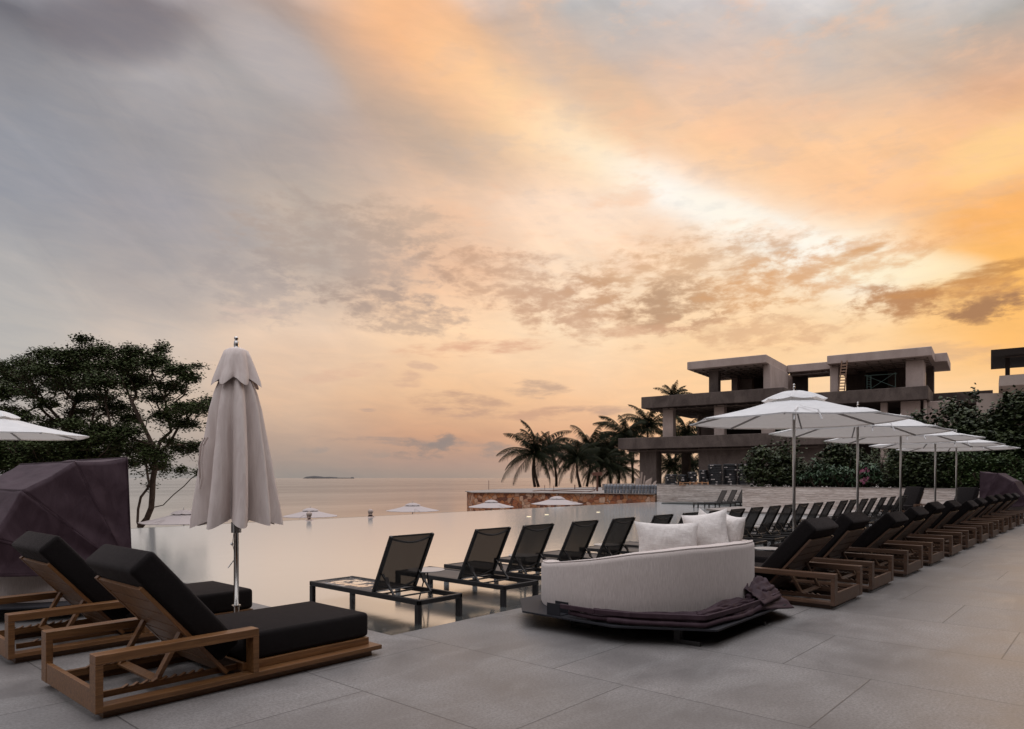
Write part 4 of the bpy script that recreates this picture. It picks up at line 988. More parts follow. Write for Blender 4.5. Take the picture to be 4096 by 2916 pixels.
k = MB(); k.add([V(-1.4, 2.2, .5), V(9, 2.2, .5), V(9, 2.2, zu), V(.8, 2.2, zu), V(.3, 2.2, zu+.1), V(-1.4, 2.2, tz(480)), V(-1.4, 3, .5), V(9, 3, .5), V(9, 3, zu), V(.8, 3, zu), V(.3, 3, zu+.1), V(-1.4, 3, tz(480))], [(0, 1, 2, 3, 4, 5), (11, 10, 9, 8, 7, 6), (5, 4, 10, 11), (0, 5, 11, 6)]); k.build('wall', conc3, tw)
for q in (.35, 3.6, 7.): tpart('post', [(q, q+.28, .4, .7, zp1, tz(120))], thatchm)
tpart('beam', [(.2, 9, .3, .55, tz(185), tz(140))], conc); tpart('railing', [(.5, 9, 4.4, 4.6, zp1, tz(285))], thatchm); tpart('back_wall', [(3.15, 9, 4, 4.3, zp1, tz(150))], thatchm)
k = MB(); k.add([V(-.5, -.5, tz(180)), V(9.5, -.5, tz(160)), V(9.5, 5.5, tz(200)), V(-.5, 5.5, tz(200)), V(-.5, -.5, tz(118)), V(9.5, -.5, tz(118)), V(9.5, 5.5, tz(112)), V(-.5, 5.5, tz(112)), V(2.5, 2.2, tz(75)), V(9.5, 2.2, tz(70))],
      [(3, 2, 1, 0), (0, 1, 5, 4), (2, 3, 7, 6), (3, 0, 4, 7), (4, 5, 9, 8), (6, 7, 8, 9), (7, 4, 8), (1, 2, 6, 9, 5)]); k.build('thatched_roof', thatchm, tw)

# ================================================================ BITS ON THE CONSTRUCTION SIDE
random.seed(3)
def coil(r, h):
    root = empty('pipe_coil', (0, 0, 0)); m = MB(); pr = []
    nn = 3
    for k in range(nn*4+1):
        u = k/(nn*4); pr.append((r-.035*abs(math.cos(math.pi*u*nn))**2 - .03*(abs(u-.5)*2)**3, u*h))
    prof = [(r*.55, 0)]+pr+[(r*.55, h)]; prof.append((r*.55, 0)); m.lathe(prof, 20); m.build('coil', pvcm, root, smooth=True)
    return root
stacks = [(420, .42, .757, 5), (522, .33, .73, 5), (617, .33, .92, 6), (717, .33, 1.06, 7), (820, .49, 1.44, 9), (957, .51, 1.48, 9), (1070, .33, 1.48, 9), (1153, .32, 1.55, 10)]
protoc = {}
for si, (x, r, hh, n) in enumerate(stacks):
    h = hh/n; q = at(2500+x/2.281, HY, 48.+.3*(si % 2)); key = (r, round(h, 3))
    for k in range(n):
        if key not in protoc: o = protoc[key] = coil(r, h*.97)
        else: o = protoc[key].copy(); COL.objects.link(o); [setattr(c2 := ch.copy(), 'parent', o) or COL.objects.link(c2) for ch in protoc[key].children if ch.name.startswith('coil')]
        o.location = (q.x+random.uniform(-.02, .02), q.y+random.uniform(-.03, .03), 1.0+h*k); o.rotation_euler = (0, 0, random.uniform(0, 6))
        tag(o, 'black pipe coil, %s from the ground in the %s stack from the left' % (ORD[k], ORD[si]), 'pipe coil', 'stacked black pipe coils')
        view = math.atan2(-q.y, -q.x)
        if random.random() < .85:
            nl = random.choice((1, 1, 2)); a0 = view+random.uniform(-.9, .9)
            for j in range(nl):
                a_ = a0+j*.28; lb = MB(); rr = r+.004; u = (math.cos(a_), math.sin(a_)); t_ = (-u[1], u[0]); w_, zz = .06, .035
                lb.add([(rr*u[0]+t_[0]*s1*w_, rr*u[1]+t_[1]*s1*w_, h*.5+s2*zz) for s1, s2 in ((-1, -1), (1, -1), (1, 1), (-1, 1))], [(0, 1, 2, 3)])
                l_ = lb.build('label', labm, o); l_.rotation_euler = (0, 0, -o.rotation_euler[2]); l_['label'] = 'white paper label'
# grey cans on the stone wall
cn_ = MB(); cn_.lathe([(.085, 0), (.092, .01), (.095, .02), (.095, .22), (.088, .25), (.06, .265)], 16); 
ca = empty('grey_can', (0, 0, 0)); cn_.build('can', canm, ca, smooth=True)
cl_ = MB(); cl_.lathe([(.055, .262), (.06, .268), (.06, .285), (.02, .29), (0, .29)], 12); cl_.build('lid', lidm, ca)
first = True
for row in range(3):          # lower front, upper front, upper back
    for k in range(18):
        px = 2000+(1375+41*k)/3.2586; d_ = 46.2 if row < 2 else 46.5
        # along the wall top just behind its front edge
        q = at(px, HY, d_)
        base = Vector((40.95, 24.0)).lerp(Vector((37.4, 34.9)), 0)
        a = ray(px, HY); W0 = Vector((40.98 + (.0 if row < 2 else .22), 23.4)); W1 = Vector((40.42 + (.0 if row < 2 else .22), 27.)); dW = W1-W0
        det = dW.x*(-a.y)+dW.y*a.x; t_ = (-W0.x*(-a.y)-W0.y*a.x)/det; q = W0+dW*t_
        if k == 0 and row == 0: print('can px0', q, 'k17 later')
        o = ca if first else copy_tree(ca); first = False
        o.location = (q.x+random.uniform(-.01, .01), q.y, .46+(.292 if row else 0)); o.rotation_euler = (0, 0, random.uniform(0, 6))
        if row < 2: tag(o, 'grey plastic can, %s from the left in the %s row on the stone wall' % (ORD[k], ('lower', 'upper')[row]), 'can', 'grey cans on the stone wall')
        else: tag(o, 'grey can with white lid behind the upper row, %s from the left' % ORD[k], 'can', 'grey cans on the stone wall')
for k in range(18):           # supports for the back row
    pass
# pallets of pale pine
for i, (xa, xb) in enumerate(((500, 592), (597, 757))):
    pa = MB(); q0 = at(2500+xa/2.281, HY, 44.6); q1 = at(2500+xb/2.281, HY, 44.6); q0.z = 1.0; q1.z = 1.0
    for z in (1.06, 1.20): pa.bar((q0.x, q0.y, z), (q1.x, q1.y, z), .03, .05)
    n = 2 if i == 0 else 4
    for k in range(n): 
        c_ = q0.lerp(q1, k/(n-1)); pa.bar((c_.x, c_.y, 1.0), (c_.x, c_.y, 1.26), .05, .07, (1, 0, 0))
    pa.bar((q0.x, q0.y, 1.02), q0.lerp(q1, .45)+Vector((0, 0, .2)), .03, .05); pa.build('pallet', palletm)
    tag(bpy.data.objects['pallet' if i == 0 else 'pallet.001'], 'pale pine pallet frame before the black pipe coils, %s of the two' % ('left and smaller', 'right and longer')[i], 'pallet')
# leaning boards
for i, (xa, xb, ya, yb, lb) in enumerate(((1757, 1812, 205, 272, 'squat plywood crate side'), (1822, 1842, 125, 272, 'tall narrow pale plank'), (1863, 1878, 170, 272, 'short narrow pale plank'), (1884, 1966, 195, 272, 'pale board with a slanting top'), (1985, 2026, 235, 272, 'small pale offcut'))):
    g_ = lambda x, y: at(2000+x/3.2586, 1850+y/3.2586, 50.)
    a, b, c2, d2 = g_(xa, 275), g_(xb, 275), g_(xb, ya), g_(xa, ya if i != 3 else ya+45)
    if i == 4: d2 = g_(xa+6, ya+20)
    a.z = b.z = 1.0; th = PR*.05; pb = MB(); pb.add([a, b, c2+PR*.2, d2+PR*.2, a+th, b+th, c2+PR*.25, d2+PR*.25], [(0, 1, 2, 3), (7, 6, 5, 4), (0, 4, 5, 1), (1, 5, 6, 2), (2, 6, 7, 3), (3, 7, 4, 0)])
    o = pb.build('plywood_board', plym); tag(o, lb+' standing by the ground-floor concrete column', 'board')
q = onz(2000+1268/3.2586, 1850+375/3.2586, .46)
sg = empty('steel_post', (q.x, q.y, .46)); k = MB(); k.box(-.05, .05, -.05, .05, 0, 1.25); k.build('post', rust, sg); vx = Vector((st, -ct, 0)); k = MB(); k.bar(-vx*.42+Vector((0, 0, 1.36)), vx*.40+Vector((0, 0, 1.36)), .10, .28, (0, 0, 1)); k.build('box', rust, sg)
tag(sg, 'rusty post carrying a wide dark box on the stone platform', 'post')
for i, (x, ya, yb) in enumerate(((582, 295, 355), (700, 300, 380), (975, 290, 352), (1213, 295, 345), (200-0, 0, 0))):
    if ya == 0:
        q = onz(1150+1452/1.804, 1650+557/1.804, .46); d_ = q.x*ct+q.y*st; h_ = 66/1.804/F*d_
    else:
        q = onz(2000+x/3.2586, 1850+yb/3.2586, .46); d_ = q.x*ct+q.y*st; h_ = (yb-ya)/3.2586/F*d_
    k = MB(); k.tube([(0, 0, 0), (.01, 0, h_)], .022 if i != 2 else .045, 6); o = k.build('stake', rust, loc=q); tag(o, 'thin stake on the stone platform, %s from the left' % (ORD[i+1] if i < 4 else ORD[0]), 'stake', 'stakes on the stone platform')
hs = MB(); pts = [onz(2000+x/3.2586, 1850+y/3.2586, .49) for x, y in ((430, 372), (540, 362), (640, 368), (760, 356), (900, 352), (1080, 350), (1260, 348))]; pts2 = [onz(2000+x/3.2586, 1850+y/3.2586, .49) for x, y in ((640, 368), (850, 372), (1050, 378), (1180, 378), (1230, 365))]
e = pts2[-1].copy(); pts2 += [e+Vector((.2, -.1, .25)), Vector((sg.location.x, sg.location.y, .46+.9))]
hs.tube(pts, .04, 6); hs.tube(pts2, .04, 6); tag(hs.build('hose', hosem), 'long brown hose lying across the stone platform up to the rusty post', 'hose')

# ================================================================ TREES
import numpy as np
def grow(trunks, attr, alpha=.3, step=.45, wob=.10, seed=0, sag=0.):
    """branches reach every attractor from the nearest point of the limb system"""
    rng = np.random.default_rng(seed); N = []; par = []; path = []
    for tr in trunks:
        prev = None
        for p, pi in tr:
            N.append(np.array(p)); par.append(pi if prev is None else prev); path.append(0 if par[-1] < 0 else path[par[-1]]+np.linalg.norm(N[-1]-N[par[-1]])); prev = len(N)-1
    A = np.array(attr); root = N[0]
    nn = np.array(N); dmin = np.min(np.linalg.norm(A[:, None]-nn[None], axis=2), axis=1); order = np.argsort(dmin); tips = []
    cap_ = len(N)+len(A)*14; arr = np.zeros((cap_, 3)); arr[:len(N)] = nn; pth = np.zeros(cap_); pth[:len(N)] = path; n = len(N)
    for i in order:
        t = A[i]; d_ = np.linalg.norm(arr[:n]-t, axis=1); up = np.maximum(0, arr[:n, 2]-t[2])
        j = int(np.argmin(d_+alpha*pth[:n]+.5*up)); L_ = d_[j]; k = max(1, int(L_/step)); st0 = arr[j].copy(); last = j
        off = rng.normal(0, wob*min(L_, 1.5), 3)
        for q_ in range(1, k+1):
            u = q_/k; pnt = st0+(t-st0)*u + off*math.sin(math.pi*u) + np.array([0, 0, -sag*L_*math.sin(math.pi*u)]) + (rng.normal(0, .02, 3) if q_ < k else 0)
            if n >= cap_-2: break
            arr[n] = pnt; par.append(last); pth[n] = pth[last]+np.linalg.norm(pnt-arr[last]); last = n; n += 1
        tips.append(last)
    return arr[:n], par, tips
def radii(par, n, tips, tip_r, ex=2.3):
    r = np.full(n, 0.); ch = [[] for _ in range(n)]
    acc = np.zeros(n)
    for i in range(n-1, -1, -1):
        if acc[i] == 0: acc[i] = tip_r**ex
        if par[i] >= 0: acc[par[i]] += acc[i]
    return acc**(1/ex)
def wood_mesh(arr, par, rad, mb, nside=5, rmin=0.):
    # chains
    n = len(arr); kids = [[] for _ in range(n)]
    for i, p in enumerate(par):
        if p >= 0: kids[p].append(i)
    starts = [(-1, i) for i, p in enumerate(par) if p < 0]; 
    stack = [(p, i) for p, i in starts]
    while stack:
        p, i = stack.pop(); ch = [] if p < 0 else [p]; cur = i
        while True:
            ch.append(cur)
            if not kids[cur]: break
            ks = sorted(kids[cur], key=lambda k: -rad[k]); 
            for k in ks[1:]: stack.append((cur, k))
            cur = ks[0]
        rr = [rad[c_] for c_ in ch]
        if p >= 0: rr[0] = min(rr[0], rad[i]*1.1)
        if max(rr) < rmin: continue
        mb.tube([arr[c_] for c_ in ch], rr, 8 if max(rr) > .06 else nside, cap=False)
def leaf_cluster(mb, c, n, spread, size, rnd, flat=.6, shape='oval'):
    for _ in range(n):
        p = Vector(c)+Vector((rnd.gauss(0, spread), rnd.gauss(0, spread), rnd.gauss(0, spread*flat)))
        a = rnd.uniform(0, 6.28); t = rnd.uniform(-.9, .9); s_ = size*rnd.uniform(.7, 1.3)
        u = Vector((math.cos(a), math.sin(a), rnd.uniform(-.5, .5))).normalized(); v = Vector((-math.sin(a)*math.cos(t), math.cos(a)*math.cos(t), math.sin(t)))
        if shape == 'oval': mb.add([p, p+u*s_*.5+v*s_*.3, p+u*s_, p+u*s_*.5-v*s_*.3], [(0, 1, 2, 3)])
        else:
            w_ = u.cross(v)*.12*s_; mb.add([p+u*math.cos(k*math.pi/3)*s_*.5+v*math.sin(k*math.pi/3)*s_*.5+(w_ if k % 2 else -w_) for k in range(6)], [(0, 1, 2, 3, 4, 5)])
r1 = lambda x, y, d_: at(x/1.9008, 1300+y/1.9008, d_)
def crown_pts(clumps, d0, dens, rng, dsp=2.2):
    out = []
    for c_ in clumps:
        cx_, cy_, rx, ry = c_[:4]; dd_ = d0+rng.uniform(-dsp, dsp); n = max(3, int(rx*ry*dens*.95))
        for _ in range(n):
            while True:
                u, v, w_ = rng.uniform(-1, 1), rng.uniform(-1, 1), rng.uniform(-1, 1)
                if u*u+v*v+w_*w_ < 1: break
            v = v if rng.random() < .5 else -abs(v)*.9
            if rng.random() < .34: u *= 1.6; v = v*2.1+.35
            out.append(r1(cx_+u*rx, cy_+v*ry, dd_+w_*rx*.0057*1.0))
    return out
def big_tree(name, label, trunk_px, clumps, d0, dens, seed, nleaf=13, zb=-2.9, lsize=.115):
    rng = random.Random(seed); trunks = []; idx = 0
    for tr in trunk_px:
        pts, attach = tr; row = []
        for k, (x, y, dz) in enumerate(pts):
            p = r1(x, y, d0+dz); row.append((tuple(p), attach if k == 0 else None)); 
        trunks.append([(p, a) for p, a in row])
    A = [tuple(p) for p in crown_pts(clumps, d0, dens, rng)]
    arr, par, tips = grow([[(p, a if a is not None else -1) for p, a in tr] for tr in trunks], A, .28, .4, .12, seed)
    base = Vector(arr[0]); root = empty(name, (base.x, base.y, zb)); off = np.array([base.x, base.y, zb])
    rad = radii(par, len(arr), tips, .0085, 2.65)
    m = MB(); wood_mesh(arr-off, par, rad, m)
    m.tube([Vector(arr[0]-off), Vector((0.2, 0, 0))+Vector((0, 0, -.3))], [rad[0], rad[0]*1.25], 8)
    m.build('trunk', barkm, root, smooth=True)
    lf = MB()
    for t in tips: leaf_cluster(lf, arr[t]-off, nleaf, .13, lsize, rng, .6)
    lf.build('crown', leafm, root); tag(root, label, 'tree', 'trees beyond the pool at the left'); return root
clR = [(1515,1125,40,22),(1140,1215,24,14),(640,110,70,28),(760,215,120,55),(1000,220,120,52),(1225,190,45,45),(1180,290,110,60),(930,320,150,75),(1340,350,100,42),(1500,318,60,14),(1440,410,70,40),(1310,480,110,48),(1030,440,150,70),(760,440,130,70),
 (1440,640,170,52),(1580,590,50,38),(1250,700,90,46),(1400,760,110,34),(1290,885,50,24),(1390,940,110,48),(1160,1010,120,70),(1500,920,60,34),(1200,560,90,35),(960,820,110,55),(1060,930,90,55),(900,960,120,55),(1230,1080,60,36),(1380,1110,40,26),(1000,1060,70,36)]
clL = [(880,640,120,60),(1000,720,100,50),(600,680,120,50),(420,760,130,50),(150,720,110,50),(250,830,100,40),(330,225,95,40),(470,250,90,50),(600,230,100,55),(190,290,110,36),(60,345,80,45),(620,350,180,90),(320,370,170,75),(110,420,140,60),(480,470,160,60),(780,560,90,40),(200,520,120,50),(30,520,70,60),(640,560,110,40),(60,650,90,30),(10,300,20,40),(350,600,90,36)]
clLL = [(330,930,170,60),(110,930,140,80),(620,900,150,70),(760,810,110,60),(90,1070,140,75),(700,1000,120,46),(500,1000,150,60),(380,1090,80,40),(820,1020,100,40),(250,1010,160,60),(560,760,80,40),(-60,1000,120,120),(860,880,80,50)]
big_tree('shade_tree', 'tall spreading tree with slender bent trunk right of the plum hood', [([(1060,1540,0),(1115,1475,0),(1150,1390,0),(1158,1290,0),(1162,1180,0),(1178,1080,0),(1182,1000,0),(1160,910,0),(1105,800,.3),(1050,690,.3),(1000,580,.5),(960,480,.5)], None),
   ([(1220,880,.3),(1300,810,.5),(1350,760,.5)], 6), ([(1240,1370,.2),(1320,1290,.4),(1400,1225,.4),(1450,1170,.5),(1500,1135,.5)], 2), ([(1045,1500,-.2),(1050,1400,-.2),(1070,1310,-.2),(1130,1230,-.1)], 0)], clR, 30., .027, 5)
big_tree('shade_tree', 'broad flat-topped dark tree at the far left, highest crown', [([(545,1250,1),(540,1100,1),(540,960,1),(520,840,1),(470,740,1),(400,660,1),(340,590,1)], None), ([(600,900,1),(690,780,1),(720,640,1.2)], 2), ([(520,740,1.2),(560,620,1.4),(590,520,1.4)], 3)], clL, 31., .026, 6)
big_tree('shade_tree', 'lower leafy tree behind the plum hood, under the flat-topped crown', [([(300,1300,-1),(320,1150,-1),(420,1080,-1),(430,960,-1),(380,900,-1)], None), ([(740,1030,-1),(620,960,-1)], 1), ([(180,1000,-1),(60,880,-1)], 2)], clLL, 29., .032, 8)

# palms
def palm_mesh(seed, Lf, nf, lean):
    rng = random.Random(seed); cr = MB()
    for i in range(nf):
        az_ = i*2.399+rng.uniform(-.2, .2); e = R(86-118*(i/nf)**.9+rng.uniform(-8, 8)); Lk = Lf*rng.uniform(.8, 1.08)*(1 if i > 3 else .85)
        p = Vector((0, 0, 0)); n = 15; pts = [p.copy()]; ee = e; wind = Vector((.0, .0, 0))
        for k in range(n):
            ds = Lk/n; ee -= R(2.4+1.0*k/n*5.5)*(1.0 if e > 0 else .9); ee = max(ee, R(-86)); p = p+Vector((math.cos(az_)*math.cos(ee), math.sin(az_)*math.cos(ee), math.sin(ee)))*ds; pts.append(p.copy())
        cr.tube(pts, [.035*(1-.8*k/n) for k in range(n+1)], 4, cap=False)
        side = Vector((-math.sin(az_), math.cos(az_), 0)); m_ = 38
        for k in range(2, m_):
            u = k/m_; f_ = u*n; j = min(n-1, int(f_)); q = pts[j].lerp(pts[j+1], f_-j); tg = (pts[j+1]-pts[j]).normalized(); ll = Lk*.21*math.sin(math.pi*min(1, u*.92+.10))**.6*rng.uniform(.8, 1.1)
            for sg_ in (-1, 1):
                dr = (side*sg_*.75+tg*.55+Vector((0, 0, -.55-rng.uniform(0, .35)))).normalized(); w_ = .042; mid = q+dr*ll*.5; tip = q+dr*ll+Vector((0, 0, -ll*.28))
                nrm = tg*w_
                cr.add([q-nrm, q+nrm, mid+nrm, mid-nrm, tip], [(0, 1, 2, 3), (3, 2, 4)])
    for _ in range(5):
        a_ = rng.uniform(0, 6.28); cr.lathe([(0, -.12), (.09, -.05), (.11, .03), (.07, .1), (0, .13)], 6, (.16*math.cos(a_), .16*math.sin(a_), -.22))
    return cr
palm_protos = []
palms = [(2140,1812,80,2140,1952,1.0,'leftmost palm on the stone platform, with twin trunks'),(2200,1798,82,2225,1950,.68,'second palm from the left, slim with a bent trunk'),(2308,1832,78,2321,1950,.9,'third palm from the left, low drooping crown'),
 (2362,1800,84,2347,1948,1.05,'fourth palm from the left, full dark crown'),(2412,1850,80,2400,1946,.85,'fifth palm from the left, behind the rusty post'),(2500,1745,84,2530,1940,.95,'tall palm left of the unfinished building, leaning trunk'),
 (2592,1700,86,2600,1940,.85,'palm behind the left corner of the building, below the upper slab'),(2693,1590,90,2700,1940,.62,'highest palm, crown showing over the upper slab'),(2745,1735,82,2750,1940,.8,'palm seen between the first-floor columns'),
 (2472,1872,82,2470,1945,.75,'low palm beside the ground-floor concrete column'),(2682,1868,82,2678,1940,.75,'palm seen under the lowest slab, left of the inner column'),(2768,1862,86,2775,1940,.7,'palm seen under the lowest slab, right of the inner column'),(2440,1800,90,2445,1940,.7,'palm half hidden behind the tall leaning one')]
meshes = []
for sd_ in range(3):
    c_ = palm_mesh(20+sd_, 5.4, 27, 0); meshes.append(c_)
objs = [None]*3
for i, (px, py, d_, bx, by, sc, lb) in enumerate(palms):
    sc *= .88 if 0 < i < 5 else 1.
    crn = at(px, py, d_); base = at(bx, HY, d_); zb = .46 if px < 2480 else .5; base.z = zb
    root = empty('palm_tree', base); tag(root, lb, 'palm tree', 'coconut palms by the sea')
    k = i % 3
    if objs[k] is None: o = meshes[k].build('crown', palmm, root); objs[k] = o
    else: o = objs[k].copy(); o.parent = root; COL.objects.link(o)
    o.location = crn-base; o.scale = (sc,)*3; o.rotation_euler = (random.uniform(-.22, .22), random.uniform(-.22, .22), random.uniform(0, 6.28))
    t = MB(); v = crn-base; pts = []
    for q_ in range(9):
        u = q_/8; b_ = math.sin(math.pi*u)*.25*(1 if i % 2 else -1)*sc; pts.append(Vector((v.x*u**1.4+b_*st, v.y*u**1.4-b_*ct, v.z*u)))
    t.tube(pts, [.17-.07*q_/8 for q_ in range(9)], 8)
    t.build('trunk', palmbark, root, smooth=True)
    if i == 0:
        t = MB(); t.tube([p+Vector((st*.42*(1-j/8), -ct*.42*(1-j/8), 0)) for j, p in enumerate(pts)], [.17-.08*q_/8 for q_ in range(9)], 8); t.build('trunk', palmbark, root, smooth=True)

# shrubs behind the near board-marked wall
def seagrape(px, ytop, hw, x_, label, seed, n=70, leaf=.22, m=None, ybase=1950, shape='round', nl=5, dens_low=1.):
    rng = random.Random(seed); a = ray(px, HY); t = x_/a.x; base = a*t; base.z = .86; s_ = t/F; ht = (HY-ytop)*s_+1.5-.86; wr = hw*s_
    root = empty('shrub', base); A = []
    for _ in range(n):
        u = rng.uniform(0, 1)**.8; r_ = wr*(.55+.6*math.sin(math.pi*min(1, u*.9+.1)))*math.sqrt(rng.random()); an = rng.uniform(0, 6.28)
        A.append((r_*math.cos(an)*.7, r_*math.sin(an), ht*(.12+.88*u)*(1-.25*(r_/wr)**2)))
    arr, par, tips = grow([[((0, 0, 0), -1), ((.05, .03, ht*.12), None)] if False else [((0, 0, 0), -1), ((.05, .03, ht*.12), -1)]], A, .35, .35, .12, seed)
    par[1] = 0
    rad = radii(par, len(arr), tips, .008, 2.3); mb = MB(); wood_mesh(arr, par, rad, mb, 4); mb.build('stems', barkm, root)
    lf = MB()
    for tp in tips: leaf_cluster(lf, arr[tp], int(nl*1.5), leaf*.7, leaf*.74, rng, .85, shape)
    lf.build('foliage', m or bushm, root); tag(root, label, 'shrub', 'shrubs behind the near wall'); return root
def frangi(px, ytop, hw, x_, label, seed, flowers=()):
    rng = random.Random(seed); a = ray(px, HY); t = x_/a.x; base = a*t; base.z = .86; s_ = t/F; ht = (HY-ytop)*s_+1.5-.86; wr = hw*s_
    root = empty('frangipani_shrub', base); A = []
    for _ in range(26):
        an = rng.uniform(0, 6.28); r_ = wr*math.sqrt(rng.random()); A.append((r_*math.cos(an)*.7, r_*math.sin(an), ht*rng.uniform(.35, .98)*(1-.3*(r_/wr)**2)))
    arr, par, tips = grow([[((0, 0, 0), -1), ((.05, .03, .1), -1)]], A, .35, .3, .1, seed); par[1] = 0
    rad = radii(par, len(arr), tips, .018, 2.4); mb = MB(); wood_mesh(arr, par, rad, mb, 5); mb.build('stems', barkm, root)
    lf = MB()
    for tp in tips:
        c_ = Vector(arr[tp])
        for k in range(15):
            an = k*2.4; e = rng.uniform(-.5, .9); L_ = rng.uniform(.28, .42); d_ = Vector((math.cos(an)*math.cos(e), math.sin(an)*math.cos(e), math.sin(e))); sd = Vector((-math.sin(an), math.cos(an), 0))*.045
            md = c_+d_*L_*.55; lf.add([c_, md+sd, c_+d_*L_+Vector((0, 0, -.1)), md-sd], [(0, 1, 2, 3)])
    lf.build('foliage', frangm, root)
    for (fx, fy, m) in flowers:
        fl = MB(); c0 = at(fx, fy, t-wr*.75)-base
        for _ in range(7):
            c_ = c0+Vector((rng.gauss(0, .11), rng.gauss(0, .11), rng.gauss(0, .06)))
            for k in range(5):
                an = k*1.257+.3; u = Vector((st*math.cos(an), -ct*math.cos(an), math.sin(an))); v = Vector((st*math.cos(an+.5), -ct*math.cos(an+.5), math.sin(an+.5))); fl.add([c_, c_+u*.05, c_+(u+v)*.045, c_+v*.05], [(0, 1, 2, 3)])
        fl.build('blossom', m, root)
    tag(root, label, 'shrub', 'shrubs behind the near wall'); return root
seagrape(3050, 1800, 75, 36.6, 'round-leaved bush spilling over the left end of the near wall', 1, 190, .24, ybase=1960)
seagrape(3130, 1800, 55, 37.4, 'bush between the first parasol pole and the spilling bush', 31, 120, .22)
seagrape(3150, 1712, 55, 37.8, 'slender round-leaved sapling rising beside the first parasol pole', 2, 60, .24)
seagrape(3195, 1830, 60, 38.6, 'feathery grey-green bush behind the first parasol pole', 3, 110, .10, bushm2, shape='oval', nl=9)
frangi(3265, 1832, 75, 37.2, 'long-leaved frangipani just right of the first parasol pole', 4)
frangi(3365, 1850, 55, 36.9, 'frangipani with long leaves left of the pink blossoms', 5)
frangi(3465, 1845, 60, 37.0, 'frangipani with pink blossoms right of the second parasol pole', 6, ((3450, 1884, pinkm), (3458, 1922, pinkm)))
seagrape(3350, 1776, 75, 39.0, 'dark round-leaved bush under the second parasol canopy', 7, 200, .23)
seagrape(3420, 1800, 60, 39.8, 'open bush behind the second parasol pole', 34, 130, .2)
seagrape(3520, 1790, 70, 38.6, 'wiry small-leaved bush between second and third parasol poles', 8, 170, .10, bushm2, shape='oval', nl=9)
seagrape(3610, 1785, 65, 37.2, 'sparse round-leaved bush behind the third parasol pole', 9, 130, .21)
seagrape(3690, 1790, 65, 37.4, 'round-leaved bush between third and fourth parasol poles', 10, 150, .21)
seagrape(3770, 1800, 60, 36.8, 'round-leaved bush around the fourth parasol pole', 11, 150, .20)
seagrape(3850, 1800, 60, 36.6, 'bright green leafy bush right of the fifth parasol pole', 12, 210, .15, bushm2, shape='oval', nl=8)
seagrape(3930, 1815, 65, 36.6, 'bright green leafy bush left of the distant plum hood', 13, 220, .15, bushm2, shape='oval', nl=8)
seagrape(4030, 1820, 75, 36.7, 'leafy bush above the distant plum hood', 14, 240, .15, bushm2, shape='oval', nl=8)
seagrape(3660, 1655, 70, 40.0, 'tall sparse round-leaved tree left of the low concrete wing', 15, 110, .26)
seagrape(3800, 1600, 80, 40.2, 'tall round-leaved tree before the low concrete wing', 16, 170, .26)
seagrape(3885, 1548, 40, 40.4, 'single leafy sprig rising above the low concrete wing', 36, 40, .25)
seagrape(3880, 1650, 80, 39.0, 'dense dark bush below the sprig over the concrete wing', 17, 260, .25)
seagrape(3975, 1640, 80, 38.4, 'tall dense dark bush left of the resort tower', 18, 280, .25)
seagrape(4060, 1570, 80, 38.2, 'tallest dark round-leaved bush before the resort tower', 19, 330, .25)
seagrape(4120, 1590, 80, 37.6, 'dark bush cut by the right edge before the resort tower', 20, 260, .25)
seagrape(3940, 1720, 90, 37.6, 'dark bush between the parasol tops and the right edge', 21, 280, .22)
seagrape(3760, 1720, 80, 38.6, 'dark bush above the fourth parasol', 22, 240, .24)
seagrape(4060, 1740, 90, 37.4, 'dark bush over the far parasol tips at the right edge', 23, 280, .22)
for i_, (px_, yt, hw_) in enumerate(((3300, 1850, 90), (3420, 1858, 90), (3550, 1850, 90), (3650, 1845, 80), (3740, 1850, 80), (3830, 1850, 80), (3200, 1862, 80))):
    seagrape(px_, yt, hw_, 39.4, 'low dense filler bush at the back of the planter, %s of seven' % ('second', 'third', 'fourth', 'fifth', 'sixth', 'rightmost', 'leftmost')[i_], 50+i_, 190, .17, bushm2 if i_ % 2 else bushm, nl=7)
q = at(3700, 1932, 36.2); cr_ = MB(); cr_.lathe([(.28, -.35), (.33, 0), (.35, .02), (.31, .03)], 18); o = cr_.build('orange_tub', orangem, loc=(q.x, q.y, 1.22)); tag(o, 'orange plastic tub among the bushes behind the third parasol pole', 'tub')

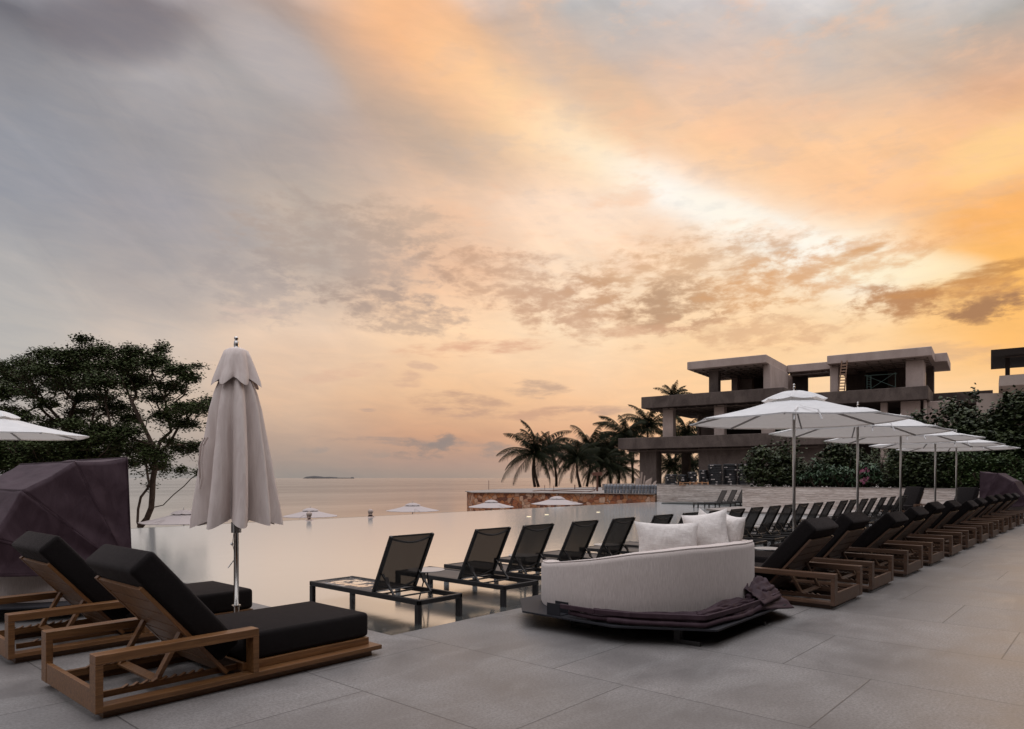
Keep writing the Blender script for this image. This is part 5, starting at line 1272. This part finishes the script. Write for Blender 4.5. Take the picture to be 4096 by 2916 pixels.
# people bathing at the far pool edge
def bather(px, label, lean, seed):
    q = ony_ = ray(px, HY); t = 22.7/q.y; loc = q*t; loc.z = -1.35
    J = {'pel': (0, 0, .78), 'ch': (lean*.5, .05, 1.12), 'neck': (lean*.7, .07, 1.30), 'hd': (lean*.75, .09, 1.47), 'shl': (lean*.6-.17, .06, 1.22), 'shr': (lean*.6+.17, .06, 1.22), 'ell': (lean-.25, .30, 1.14), 'elr': (lean+.25, .30, 1.14),
         'hal': (lean-.08, .46, 1.25), 'har': (lean+.08, .46, 1.25), 'kl': (-.1, .02, .42), 'kr': (.1, .02, .42), 'al': (-.11, 0, .05), 'ar': (.11, 0, .05), 'top': (lean*.76, .09, 1.56)}
    rad_ = {'pel': .15, 'ch': .15, 'neck': .055, 'hd': .10, 'shl': .075, 'shr': .075, 'ell': .045, 'elr': .045, 'hal': .035, 'har': .035, 'kl': .07, 'kr': .07, 'al': .045, 'ar': .045, 'top': .07}
    E_ = [('pel', 'ch'), ('ch', 'neck'), ('neck', 'hd'), ('hd', 'top'), ('ch', 'shl'), ('ch', 'shr'), ('shl', 'ell'), ('shr', 'elr'), ('ell', 'hal'), ('elr', 'har'), ('pel', 'kl'), ('pel', 'kr'), ('kl', 'al'), ('kr', 'ar')]
    ks = list(J); me = bpy.data.meshes.new('person'); me.from_pydata([J[k] for k in ks], [(ks.index(a), ks.index(b)) for a, b in E_], []); me.materials.append(skinm)
    o = bpy.data.objects.new('person', me); COL.objects.link(o); o.location = loc
    sk = o.modifiers.new('skin', 'SKIN'); sk.use_smooth_shade = True
    for v_, k in zip(me.skin_vertices[0].data, ks): v_.radius = (rad_[k],)*2; v_.use_root = (k == 'pel')
    sb = o.modifiers.new('sub', 'SUBSURF'); sb.levels = 1; sb.render_levels = 2
    h = MB(); h.lathe([(.0, -.11), (.06, -.09), (.102, -.03), (.105, .03), (.08, .08), (0, .11)], 12, (J['hd'][0], J['hd'][1]-.025, 1.50)); h.build('hair', hairm, o, smooth=True)
    tag(o, label, 'person', 'bathers at the far pool edge'); return o
bather(1239, 'person in the pool, head and shoulders at the far edge below the second low parasol', .02, 1)
bather(1488, 'person in the pool leaning on the far edge, middle of the water', -.03, 2)
